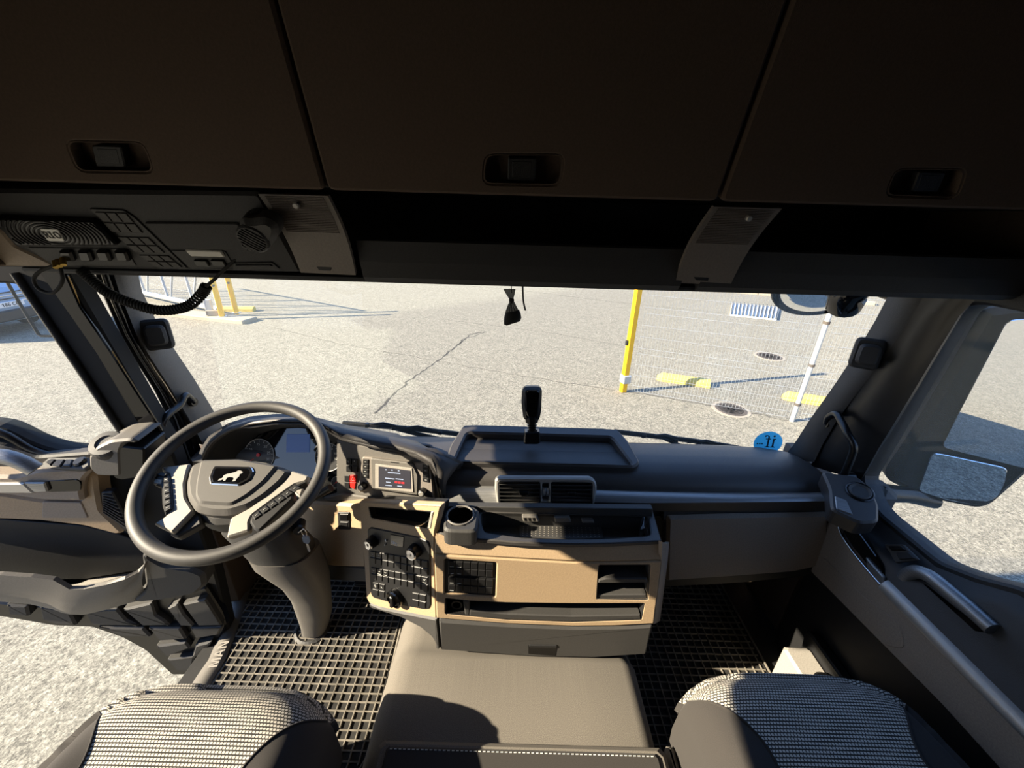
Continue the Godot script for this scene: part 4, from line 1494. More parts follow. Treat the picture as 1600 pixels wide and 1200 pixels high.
# ---------------------------------------------------------------- centre console
func console() -> void:
	var d = thing("center_console", "beige centre console with switch block, pockets and dark drawer", "console")
	var cp = pl3(pz(690, 855, 0.80), pz(1030, 868, 0.80), pz(690, 965, 0.785))
	var lp = pl3(pz(690, 868, 0.7985), pz(1030, 878, 0.7985), pz(690, 838, 0.818))
	# pale lip and main panel with real openings
	plate("upper_lip", M.beige, d, lp, cC([360, 546, 500, 573, 750, 594, 1000, 602, 1200, 598, 1422, 588, 1421, 678, 1200, 684, 1000, 684, 700, 668, 356, 648]), 0.03, 0.005, 0.003)
	var hk = rnd(laid(cp, cC([402, 672, 648, 688, 642, 850, 402, 834])), 0.006)
	var hp = rnd(laid(cp, cC([1128, 700, 1368, 699, 1356, 862, 1118, 858])), 0.005)
	var hl = rnd(laid(cp, cC([408, 856, 520, 868, 700, 876, 1000, 880, 1340, 879, 1326, 956, 1000, 966, 700, 955, 408, 928])), 0.004)
	var st = mb()
	slab(st, rnd(laid(cp, cC([356, 652, 700, 672, 1000, 688, 1200, 688, 1421, 682, 1384, 974, 1200, 984, 1000, 986, 700, 974, 366, 948])), 0.003), cp.normal, 0.012, 0.003, [hk, hp, hl])
	obj("front_panel", st, M.beige, d)
	pocket("lower_pocket", M.black, d, moved(cp, -0.006), hl, 0.09)
	pocket("side_pocket", M.charcoal, d, moved(cp, -0.006), hp, 0.09)
	# shelf inside the side pocket, a sill in each opening
	plate("pocket_shelf", M.charcoal, d, moved(cp, 0.002), cC([1128, 768, 1160, 762, 1352, 762, 1360, 782, 1122, 784]), 0.08, 0.003, 0.002)
	plate("pocket_sill", M.charcoal, d, moved(cp, -0.004), cC([1122, 838, 1350, 836, 1354, 858, 1118, 856]), 0.07, 0.003, 0.002)
	plate("pocket_sill", M.charcoal, d, moved(cp, -0.002), cC([522, 912, 700, 928, 1000, 938, 1322, 932, 1326, 954, 1000, 964, 700, 953, 520, 940]), 0.07, 0.003, 0.002)
	st = mb()
	lathe(st, on(moved(cp, -0.02), 714, 943), cp.normal, [[0.0, -0.01], [0.012, -0.01], [0.012, 0.006], [0.017, 0.006], [0.018, 0.0], [0.018, -0.012], [0.0, -0.012]], 20)
	obj("power_socket", st, M.satin, d)
	st = mb()
	plate("socket_divider", M.charcoal, d, moved(cp, -0.004), cC([490, 866, 520, 870, 522, 938, 500, 936]), 0.06, 0.003, 0.002)
	# switch block in the panel
	var kb = plate("switch_block", M.black, d, moved(cp, -0.006), cC([400, 670, 650, 686, 644, 852, 400, 836]), 0.02, 0.001)
	for b in [[420, 680, 632, 692, 630, 758, 420, 744], [420, 754, 632, 768, 628, 838, 420, 824]]:
		var i = 0
		for c in cells(laid(moved(cp, 0.0), cC(b)), 2, 6, 0.045):
			st = mb()
			slab(st, c, cp.normal, 0.008, 0.0015)
			var ky = obj("switch", st, M.key, kb)
			if i in [0, 1, 6] or (i == 7 and b[1] == 680):
				var m = (c[0] + c[1] + c[2] + c[3]) / 4.0
				st = mb()
				var s = (c[1] - c[0]) * 0.28
				var v = (c[3] - c[0]) * 0.3
				tube(st, [m - s + v + cp.normal * 0.0003, m + s + v + cp.normal * 0.0003], 0.0006, 4)
				obj("switch_mark", st, M.mark, ky)
			i += 1
	# right cheek
	st = mb()
	var rows = []
	for e in [[1378, 480, 1446, 560], [1424, 590, 1446, 600], [1422, 682, 1438, 690], [1384, 976, 1402, 968]]:
		var a = cC([e[0], e[1], e[2], e[3]])
		rows.append([pz(a[0].x, a[0].y, 0.801), pz(a[1].x, a[1].y, 0.824), pz(a[1].x + 4, a[1].y - 3, 0.95)])
	sheet(st, rows.slice(1), 0.01, false)
	obj("side_cheek", st, M.taupe, d)
	st = mb()
	bx(st, Vector3(-0.18, 0.26, -0.99), Vector3(0.405, 0.55, -0.94), 0.01)
	obj("body", st, M.black, d)
	st = mb()
	bx(st, Vector3(0.408, 0.255, -0.99), Vector3(0.420, 0.66, -0.82), 0.004)
	obj("side_wall", st, M.charcoal, d)
	# drawer
	var dr = plate("drawer", M.charcoal, d, moved(cp, 0.001), cC([376, 960, 700, 982, 1000, 994, 1200, 992, 1382, 986, 1352, 1122, 1100, 1138, 800, 1132, 382, 1102]), 0.05, 0.008, 0.006)
	plate("handle_recess", M.gloss, dr, moved(cp, 0.002), cC([796, 1076, 932, 1078, 924, 1126, 796, 1116]), 0.004, 0.001, 0.003)
	plate("handle_lip", M.black, dr, moved(cp, 0.004), cC([800, 1074, 932, 1076, 930, 1090, 802, 1087]), 0.004, 0.002, 0.003)
	# shelf on top with its rubber lined tray
	var ty = 0.688
	var tp = Plane(Vector3.UP, ty)
	var hole = rnd(laid(tp, cC([576, 452, 1360, 468, 1372, 560, 1180, 574, 1000, 578, 760, 570, 590, 545, 575, 500])), 0.012)
	st = mb()
	slab(st, rnd(laid(tp, cC([395, 428, 1380, 440, 1422, 585, 1200, 596, 1000, 600, 750, 592, 500, 572, 362, 545])), 0.004), Vector3.UP, 0.012, 0.003, [hole])
	var sh = obj("top_shelf", st, M.dash, d)
	pocket("tray_well", M.charcoal, d, moved(tp, -0.004), hole, 0.05)
	st = mb()
	slab(st, rnd(laid(Plane(Vector3.UP, ty - 0.046), cC([755, 508, 1140, 516, 1150, 572, 1000, 576, 755, 566])), 0.004), Vector3.UP, 0.003, 0.001)
	var rm = obj("tray_mat", st, M.charcoal, d)
	st = mb()
	var qd = laid(Plane(Vector3.UP, ty - 0.0457), cC([765, 514, 1132, 520, 1140, 570, 760, 564]))
	for c in cells(qd, 5, 19, 0.38):
		slab(st, c, Vector3.UP, 0.001, 0.0)
	var dots = obj("mat_studs", st, M.lightgrey, rm)
	dots.set_meta("kind", "stuff")
	# back wall of the tray with its sockets
	var fb = -on(tp, 870, 804).z
	var bp = Plane(Vector3(0, 0, 1), -fb + 0.001)
	plate("tray_back", M.charcoal, d, moved(bp, -0.006), cC([400, 424, 1380, 436, 1380, 470, 400, 460]), 0.02, 0.002)
	for e in [[766, 472, 838, 472, 848, 498, 772, 498], [918, 476, 990, 476, 998, 500, 922, 501], [1046, 490, 1100, 490, 1108, 504, 1050, 504]]:
		var p = plate("socket_cover", M.grey, d, moved(bp, 0.010), cC(e), 0.012, 0.003, 0.004)
		p.set_meta("label", "small grey flap over a socket")
	for k in 3: plate("socket_pin", M.satin, d, moved(bp, 0.0105), cC([776 + 20 * k, 478, 788 + 20 * k, 478, 790 + 20 * k, 493, 780 + 20 * k, 493]), 0.004, 0.0005)
	plate("tray_lever", M.satin, d, Plane(Vector3.UP, ty + 0.02), cC([1330, 470, 1345, 468, 1345, 520, 1320, 528]), 0.03, 0.004, 0.004)
	# cup holder
	var cup = thing("cup_holder", "square black cup holder with round well on the console shelf", "cup holder")
	var uy = Plane(Vector3.UP, ty + 0.04)
	var cc = on(uy, 560 + 478 / 3.0, 650 + 466 / 3.0)
	var ring = []
	var ring2 = []
	for k in 28:
		var a = TAU * k / 28
		ring.append(cc + Vector3(cos(a), 0, sin(a)) * 0.037)
	var sq = rnd(laid(uy, cC([412, 428, 540, 418, 568, 440, 556, 528, 540, 540, 420, 538, 396, 524])), 0.016)
	st = mb()
	slab(st, sq, Vector3.UP, 0.05, 0.006, [ring])
	obj("collar", st, M.charcoal, cup)
	st = mb()
	var rp = []
	for p in ring: rp.append(p + Vector3(0, 0.001, 0))
	tube(st, rp, 0.003, 6, true)
	obj("rim", st, M.grey, cup)
	pocket("well", M.black, cup, uy, ring, 0.07)
	# climate and lighting panel turned to the driver
	var kp = pl3(pz(575, 800, 0.94), pz(577, 935, 0.922), pz(683, 965, 0.79))
	var e = thing("climate_panel", "black switch and climate panel angled towards the driver", "control panel")
	var slot = rnd(laid(kp, cC([48, 428, 345, 452, 335, 528, 300, 524, 60, 478])), 0.006)
	st = mb()
	slab(st, rnd(laid(kp, cC([4, 400, 388, 420, 358, 545, 356, 650, 366, 950, 200, 918, 100, 898, 50, 878, 36, 850, 22, 640, 10, 540])), 0.006), kp.normal, 0.02, 0.004, [slot])
	obj("surround", st, M.beige, e)
	pocket("slot_pocket", M.black, e, moved(kp, -0.006), slot, 0.07)
	plate("lower_trim", M.charcoal, e, moved(kp, 0.002), cC([44, 876, 100, 900, 200, 920, 366, 952, 374, 1098, 345, 1040, 300, 1000, 200, 948, 60, 905]), 0.05, 0.006, 0.004)
	plate("slot_lip", M.lightgrey, e, moved(kp, 0.002), cC([338, 450, 352, 448, 338, 530, 322, 528]), 0.01, 0.002, 0.002)
	var face = plate("face", M.key, e, moved(kp, 0.004), cM([75, 262, 100, 242, 520, 330, 590, 362, 608, 400, 614, 900, 600, 935, 560, 942, 330, 900, 130, 842, 105, 810, 90, 600]), 0.01, 0.002, 0.006)
	var kk = moved(kp, 0.0075)
	for b in [[[96, 440, 592, 528, 592, 660, 96, 546], 2, 9], [[104, 580, 592, 664, 592, 792, 104, 686], 2, 9], [[118, 706, 224, 726, 222, 846, 118, 818], 2, 2], [[456, 794, 576, 816, 572, 936, 456, 904], 2, 2]]:
		var i = 0
		for c in cells(laid(kk, cM(b[0])), b[1], b[2], 0.05):
			st = mb()
			slab(st, c, kp.normal, 0.006, 0.0015)
			var ky = obj("switch", st, M.key, face)
			var m = (c[0] + c[1] + c[2] + c[3]) / 4.0
			if b[2] == 9 and (i in [0, 1] or (i in [2, 8] and b[0][1] == 580)):
				st = mb()
				var s = (c[1] - c[0]) * 0.3
				var v = (c[3] - c[0]) * 0.36
				tube(st, [m - s + v + kp.normal * 0.0003, m + s + v + kp.normal * 0.0003], 0.0006, 4)
				tube(st, [m - s * 0.5 - v * 0.5 + kp.normal * 0.0003, m + kp.normal * 0.0003, m + s * 0.6 - v * 0.4 + kp.normal * 0.0003], 0.0006, 4)
				obj("switch_mark", st, M.mark, ky)
			if b[0][0] == 118 and i < 2:
				text("icon", ["O", "A"][i], 0.008, m + kp.normal * 0.0004, c[1] - c[0], kp.normal, M.mark, ky)
			i += 1
	var dsp = plate("display_screen", M.gloss, face, moved(kp, 0.006), cM([272, 302, 386, 322, 380, 412, 272, 390]), 0.003, 0.0006)
	text("display_text", "22°C", 0.008, on(moved(kp, 0.0064), 560 + 305 * 0.18333, 780 + 375 * 0.18333), Vector3(1, 0, 0.8), kp.normal, M.screentext, dsp)
	for b in [[240, 348, 12], [232, 384, 8]]:
		st = mb()
		lathe(st, on(moved(kp, 0.004), 560 + b[0] * 0.18333, 780 + b[1] * 0.18333), kp.normal, [[0.0, 0.004], [b[2] * 0.00028, 0.004], [b[2] * 0.00032, 0.0], [0.0, 0.0]], 12)
		obj("indicator", st, M.mark, face)
	for b in [[132, 352, 0.0155, M.satin], [492, 430, 0.0175, M.chrome]]:
		var c = on(moved(kp, 0.004), 560 + b[0] * 0.18333, 780 + b[1] * 0.18333)
		st = mb()
		lathe(st, c, kp.normal, [[0.0, 0.0], [b[2] + 0.004, 0.0], [b[2] + 0.002, 0.020], [b[2] - 0.002, 0.024], [0.0, 0.023]], 28)
		var kn = obj("dial_knob", st, M.satin, face)
		st = mb()
		lathe(st, c + kp.normal * 0.022, kp.normal, [[b[2] - 0.004, 0.003], [b[2] - 0.001, 0.004], [b[2] + 0.001, 0.0], [b[2] - 0.004, 0.0]], 28)
		obj("bright_ring", st, M.chrome, kn)
		st = mb()
		lathe(st, c + kp.normal * 0.022, kp.normal, [[0.0, 0.004], [b[2] - 0.006, 0.002], [b[2] - 0.005, 0.0], [0.0, 0.0]], 20)
		obj("cap", st, b[3], kn)
	var c2 = on(moved(kp, 0.004), 560 + 330 * 0.18333, 780 + 830 * 0.18333)
	st = mb()
	lathe(st, c2, kp.normal, [[0.0, 0.0], [0.031, 0.0], [0.030, 0.016], [0.026, 0.019], [0.022, 0.014], [0.0, 0.012]], 32)
	var lk = obj("light_switch", st, M.gloss, face)
	st = mb()
	var up = (on(kp, 620, 900) - on(kp, 620, 940)).normalized()
	var sx = up.cross(kp.normal)
	slab(st, rnd([c2 - sx * 0.006 - up * 0.021 + kp.normal * 0.028, c2 + sx * 0.006 - up * 0.021 + kp.normal * 0.028, c2 + sx * 0.006 + up * 0.021 + kp.normal * 0.028, c2 - sx * 0.006 + up * 0.021 + kp.normal * 0.028], 0.004), kp.normal, 0.018, 0.002)
	obj("grip", st, M.satin, lk)

# ---------------------------------------------------------------- steering
func steering() -> void:
	var c = Vector3(-0.704, 0.873, -0.8236)
	var th = deg_to_rad(24.8)
	var ph = deg_to_rad(2.65)
	var n = Vector3(sin(ph), cos(th) * cos(ph), sin(th) * cos(ph))
	var W = func(o): return Plane(n, n.dot(c) + o)
	var w = thing("steering_wheel", "dark leather steering wheel with silver spokes and lion badge", "steering wheel")
	var ex = n.cross(Vector3(0, 0, 1)).normalized()
	var ey = n.cross(ex)
	var st = mb()
	var ring = []
	for k in 96:
		var a = TAU * k / 96
		ring.append(c + (ex * cos(a) + ey * sin(a)) * 0.2135)
	tube(st, ring, 0.0165, 16, true)
	obj("rim", st, M.leather, w)
	# hub, built up in layers
	plate("hub_base", M.charcoal, w, W.call(-0.030), cP([480, 500, 560, 455, 800, 450, 1120, 520, 1080, 600, 960, 700, 860, 780, 790, 850, 620, 860, 520, 830, 460, 760, 440, 600]), 0.06, 0.012, 0.012)
	plate("hub_cover", M.hub, w, W.call(-0.004), cP([490, 466, 560, 440, 800, 432, 1050, 476, 1140, 512, 1082, 590, 965, 690, 855, 758, 725, 798, 600, 796, 505, 772, 456, 690, 446, 600, 470, 500]), 0.034, 0.012, 0.012)
	plate("hub_pad", M.hub, w, W.call(0.002), cP([548, 444, 800, 438, 1052, 482, 962, 590, 850, 682, 745, 742, 540, 728, 512, 682, 516, 600]), 0.012, 0.006, 0.01)
	# badge
	var bd = plate("badge", M.chrome, w, W.call(0.006), cP([642, 484, 880, 490, 896, 520, 868, 578, 800, 614, 612, 606, 604, 560, 624, 508]), 0.006, 0.0025, 0.004)
	plate("badge_field", M.gloss, bd, W.call(0.0066), cP([652, 500, 860, 504, 872, 522, 850, 568, 792, 598, 630, 592, 624, 560, 638, 516]), 0.003, 0.0006, 0.003)
	plate("lion_emblem", M.silver, bd, W.call(0.0078), cP([662, 584, 676, 570, 692, 566, 702, 548, 722, 540, 752, 534, 780, 526, 792, 518, 808, 516, 826, 526, 820, 536, 806, 542, 802, 556, 788, 568, 776, 586, 754, 588, 766, 572, 762, 562, 736, 560, 722, 566, 712, 584, 696, 586, 700, 574, 684, 580]), 0.0012, 0.0003)
	# left spoke
	plate("spoke", M.spoke, w, W.call(-0.012), cP([298, 494, 484, 470, 470, 502, 446, 600, 452, 692, 504, 776, 365, 920, 245, 862, 322, 812, 368, 752, 356, 580, 344, 540, 300, 522]), 0.018, 0.004, 0.005)
	plate("spoke_underside", M.charcoal, w, W.call(-0.026), cP([504, 776, 545, 800, 560, 862, 400, 950, 350, 935, 362, 915]), 0.02, 0.004, 0.005)
	var pl_ = plate("button_pod", M.key, w, W.call(-0.008), cP([252, 552, 300, 524, 344, 540, 358, 580, 370, 752, 322, 810, 300, 742, 290, 622, 244, 606]), 0.018, 0.004, 0.006)
	for c4 in cells(laid(W.call(-0.005), cP([306, 560, 350, 560, 364, 765, 318, 790])), 6, 1, 0.05):
		st = mb()
		slab(st, c4, n, 0.006, 0.002)
		var b = obj("button", st, M.key, pl_)
		var m = (c4[0] + c4[1] + c4[2] + c4[3]) / 4.0
		st = mb()
		tube(st, [m - (c4[1] - c4[0]) * 0.2 + n * 0.0004, m + (c4[1] - c4[0]) * 0.2 + n * 0.0004], 0.0009, 4)
		obj("button_mark", st, M.mark, b)
	plate("paddle", M.spoke, w, W.call(-0.006), cP([240, 566, 306, 572, 300, 602, 244, 606]), 0.012, 0.003, 0.003)
	plate("phone_button", M.key, pl_, W.call(-0.004), cP([258, 544, 300, 524, 340, 538, 312, 560]), 0.006, 0.002, 0.003)
	# right spoke
	plate("spoke", M.spoke, w, W.call(-0.012), cP([1142, 516, 1252, 550, 1236, 586, 1160, 606, 1010, 712, 884, 806, 864, 845, 866, 905, 718, 952, 745, 822, 860, 762, 1085, 594]), 0.018, 0.004, 0.005)
	var pr = plate("button_pod", M.key, w, W.call(-0.008), cP([1236, 584, 1200, 624, 1150, 640, 1152, 700, 930, 912, 896, 900, 864, 850, 880, 808, 1010, 712, 1160, 604]), 0.026, 0.005, 0.006)
	for c4 in cells(laid(W.call(-0.005), cP([878, 808, 1160, 604, 1208, 628, 900, 838])), 1, 6, 0.05):
		st = mb()
		slab(st, c4, n, 0.006, 0.002)
		var b = obj("button", st, M.key, pr)
		var m = (c4[0] + c4[1] + c4[2] + c4[3]) / 4.0
		st = mb()
		tube(st, [m - (c4[1] - c4[0]) * 0.16 + n * 0.0004, m + (c4[1] - c4[0]) * 0.16 + n * 0.0004], 0.0010, 4)
		obj("button_mark", st, M.mark, b)
	plate("paddle", M.spoke, w, W.call(-0.006), cP([1150, 640, 1216, 632, 1196, 690, 1166, 672]), 0.012, 0.003, 0.003)
	# column under the wheel
	var col = thing("steering_column", "dark grey steering column standing on the driver's floor mat", "steering column")
	var oval = func(o, ax, ay, az, hx, hy):
		var r = []
		for k in 20:
			var a = TAU * k / 20
			var ca = cos(a)
			var sa = sin(a)
			r.append(o + ax * sign(ca) * pow(abs(ca), 0.7) * hx + ay * sign(sa) * pow(abs(sa), 0.7) * hy)
		return r
	var e = func(u, v, f, hw, hd):
		return oval.call(pz(u, v, f), Vector3.RIGHT, Vector3(0, 0.25, 0.97), null, hw, hd)
	var hubc = c - n * 0.05
	st = mb()
	loft(st, [oval.call(hubc, ex, ey, null, 0.07, 0.06), oval.call(hubc - n * 0.04, ex, ey, null, 0.075, 0.06), e.call(405, 820, 0.88, 0.085, 0.075), e.call(437, 852, 0.91, 0.088, 0.08), e.call(448, 868, 0.925, 0.082, 0.075)])
	obj("shroud", st, M.charcoal, col)
	st = mb()
	loft(st, [e.call(446, 860, 0.925, 0.092, 0.085), e.call(452, 872, 0.93, 0.092, 0.085), e.call(465, 888, 0.94, 0.085, 0.075), e.call(478, 905, 0.95, 0.070, 0.065), e.call(487, 930, 0.965, 0.062, 0.05), e.call(492, 955, 0.98, 0.058, 0.045), e.call(493, 975, 0.99, 0.046, 0.042), e.call(492, 984, 0.995, 0.042, 0.04)])
	obj("pedestal", st, M.grey, col)
	st = mb()
	lathe(st, py(489, 984, 0.001), Vector3.UP, [[0.0, 0.0], [0.066, 0.0], [0.066, 0.008], [0.056, 0.014], [0.046, 0.008], [0.0, 0.008]], 28)
	obj("floor_ring", st, M.charcoal, col)
	st = mb()
	tube(st, [pz(470, 790, 0.93), pz(500, 772, 0.95), pz(517, 762, 0.955)], [0.010, 0.011, 0.012], 10)
	obj("stalk", st, M.satin, col)
	# ignition lock and key
	var kl = pz(467, 826, 0.885)
	st = mb()
	lathe(st, kl, Vector3(0.4, 0.1, 0.9), [[0.0, 0.012], [0.014, 0.012], [0.017, 0.006], [0.017, -0.03], [0.0, -0.03]], 18)
	obj("ignition_lock", st, M.satin, col)
	var ky = thing("ignition_key", "small metal keys hanging on a ring from the ignition lock", "key")
	st = mb()
	ring = []
	var kc = pz(475, 832, 0.868)
	for k in 20: ring.append(kc + Vector3(cos(TAU * k / 20) * 0.009, sin(TAU * k / 20) * 0.014, 0.003 * cos(TAU * k / 20)))
	tube(st, ring, 0.0012, 6, true)
	obj("ring", st, M.chrome, ky)
	var kp = Plane(Vector3(0.1, 0.2, 0.97).normalized(), 0)
	kp.d = kp.normal.dot(pz(478, 845, 0.868))
	plate("bow", mat(Color(0.42, 0.47, 0.56), 0.35, 0.6), ky, kp, cP([1205, 950, 1225, 935, 1250, 945, 1262, 975, 1245, 998, 1215, 985]), 0.004, 0.001, 0.003)
	plate("blade", M.chrome, ky, moved(kp, -0.001), cP([1232, 990, 1246, 988, 1262, 1040, 1254, 1048, 1244, 1035]), 0.002, 0.0005)
	st = mb()
	tube(st, [kl + Vector3(0.006, 0.0, 0.014), kc + Vector3(0, 0.013, 0)], 0.003, 6)
	obj("key_stem", st, M.chrome, ky)

# ---------------------------------------------------------------- seats
func cushion_point(cx: float, hw: float, f0: float, f1: float, s: float, t: float, top: float) -> Vector3:
	# s across -1..1, t from the front edge (0) to the back (1)
	var p = 5.0
	var x = abs(s)
	var wide = pow(max(0.0, 1.0 - pow(x, p)), 1.0 / p)
	var front = pow(max(0.0, 1.0 - pow(clamp(1.0 - t / 0.30, 0.0, 1.0), 3.0)), 1.0 / 2.2)
	var y = top - 0.17 + 0.17 * wide * front + 0.022 * smoothstep(0.55, 0.85, x) * (1.0 - smoothstep(0.9, 1.0, x)) * smoothstep(0.15, 0.5, t)
	var corner = 0.05 * pow(x, 4.0) * (1.0 - smoothstep(0.0, 0.4, t))
	return Vector3(cx + s * hw, y, -lerp(f0 - corner, f1, t))
func seat(label: String, cx: float, f0: float, hw: float, top: float, side: float) -> void:
	var o = thing("driver_seat" if side < 0 else "passenger_seat", label, "seat", "cab seats")
	var f1 = f0 - 0.50
	var ts = [0.0, 0.004, 0.012, 0.025, 0.045, 0.07, 0.10, 0.125, 0.15, 0.175, 0.20, 0.225, 0.25, 0.275, 0.30, 0.33, 0.36, 0.395, 0.43, 0.465, 0.5, 0.6, 0.7, 0.8, 0.9, 1.0]
	var bound = func(t): return lerp(0.965, 0.60, smoothstep(0.03, 0.42, t))
	var st = mb()
	var rows = []
	for t in ts:
		var b = bound.call(t)
		var r = []
		for k in 33: r.append(cushion_point(cx, hw, f0, f1, b * sin(PI * (k / 32.0 - 0.5)), t, top))
		rows.append(r)
	sheet(st, rows, 0.012)
	obj("cushion", st, M.cloth, o)
	for sd in [-1.0, 1.0]:
		rows = []
		for t in ts:
			var b = bound.call(t)
			var r = []
			for k in 13:
				var e = 1.0 - pow(1.0 - k / 12.0, 2.2)
				r.append(cushion_point(cx, hw, f0, f1, sd * lerp(b, 1.0, e), t, top))
			var last = r[12]
			r.append(last + Vector3(sd * 0.004, -0.06, 0))
			r.append(last + Vector3(0, -0.12, 0))
			rows.append(r)
		st = mb()
		sheet(st, rows, 0.012)
		obj("side_bolster", st, M.velour, o)
		# seam piping
		st = mb()
		var l = []
		for t in ts: l.append(cushion_point(cx, hw, f0, f1, sd * bound.call(t), t, top) + Vector3(0, 0.001, 0))
		tube(st, l.slice(3), 0.0022, 6)
		obj("piping", st, M.velour, o)
	st = mb()
	bx(st, Vector3(cx - hw + 0.02, 0.16, -f0 + 0.035), Vector3(cx + hw - 0.02, top - 0.14, -f1), 0.02)
	obj("base", st, M.black, o)
	st = mb()
	bx(st, Vector3(cx - 0.16, 0.0, -f0 + 0.10), Vector3(cx + 0.16, 0.18, -f1), 0.01)
	obj("pedestal", st, M.black, o)
	# back rest and head rest, beside the camera
	st = mb()
	var rings = []
	for e in [[0.42, 0.90, 0.05], [0.50, 1.0, 0.07], [0.80, 1.02, 0.07], [1.0, 0.95, 0.06], [1.10, 0.80, 0.05], [1.14, 0.6, 0.03]]:
		var r = []
		for k in 24:
			var a = TAU * k / 24
			r.append(Vector3(cx + sign(cos(a)) * pow(abs(cos(a)), 0.5) * hw * e[1], e[0], -f1 + 0.04 + (e[0] - 0.42) * 0.22 + sign(sin(a)) * pow(abs(sin(a)), 0.6) * e[2]))
		rings.append(r)
	loft(st, rings)
	obj("backrest", st, M.velour, o)
	st = mb()
	rings = []
	for e in [[1.15, 0.5], [1.17, 0.62], [1.28, 0.62], [1.32, 0.5]]:
		var r = []
		for k in 20:
			var a = TAU * k / 20
			r.append(Vector3(cx + sign(cos(a)) * pow(abs(cos(a)), 0.5) * hw * e[1], e[0], -f1 + 0.22 + sin(a) * 0.05))
		rings.append(r)
	loft(st, rings)
	obj("headrest", st, M.velour, o)
func seats() -> void:
	seat("driver's seat in pale woven cloth with dark side bolsters", -0.655, 0.575, 0.252, 0.505, -1.0)
	seat("passenger's seat in woven cloth mostly in shade", 0.705, 0.635, 0.255, 0.505, 1.0)

# ---------------------------------------------------------------- floor
func ribbed_mat(o: Node3D, poly: Array, y: float, step: float) -> void:
	var st = mb()
	slab(st, poly, Vector3.UP, 0.012, 0.002)
	obj("mat_base", st, M.matbase, o)
	var p2 = PackedVector2Array()
	for p in poly: p2.append(Vector2(p.x, p.z))
	var inner = Geometry2D.offset_polygon(p2, -0.012)[0]
	var lo = Vector2(9, 9)
	var hi = Vector2(-9, -9)
	for p in inner:
		lo = lo.min(p)
		hi = hi.max(p)
	st = mb()
	for ax in 2:
		var v = lo[1 - ax] + step * 0.5
		while v < hi[1 - ax]:
			var a = Vector2(lo.x - 0.1, v) if ax == 0 else Vector2(v, lo.y - 0.1)
			var b = Vector2(hi.x + 0.1, v) if ax == 0 else Vector2(v, hi.y + 0.1)
			for l in Geometry2D.intersect_polyline_with_polygon(PackedVector2Array([a, b]), inner):
				var m = (l[0] + l[1]) * 0.5
				var s = Vector3(abs(l[1].x - l[0].x) + 0.005, 0.006, abs(l[1].y - l[0].y) + 0.005)
				box(st, Vector3(m.x, y + 0.002 + 0.0002 * ax, m.y), s, Basis.IDENTITY, 0.0012)
			v += step if ax == 1 else step * 0.85
	# rim
	var rim = []
	for p in p2: rim.append(Vector3(p.x, y + 0.003, p.y))
	tube(st, rim, 0.005, 6, true)
	var r = obj("ribs", st, M.rib, o)
	r.set_meta("kind", "stuff")
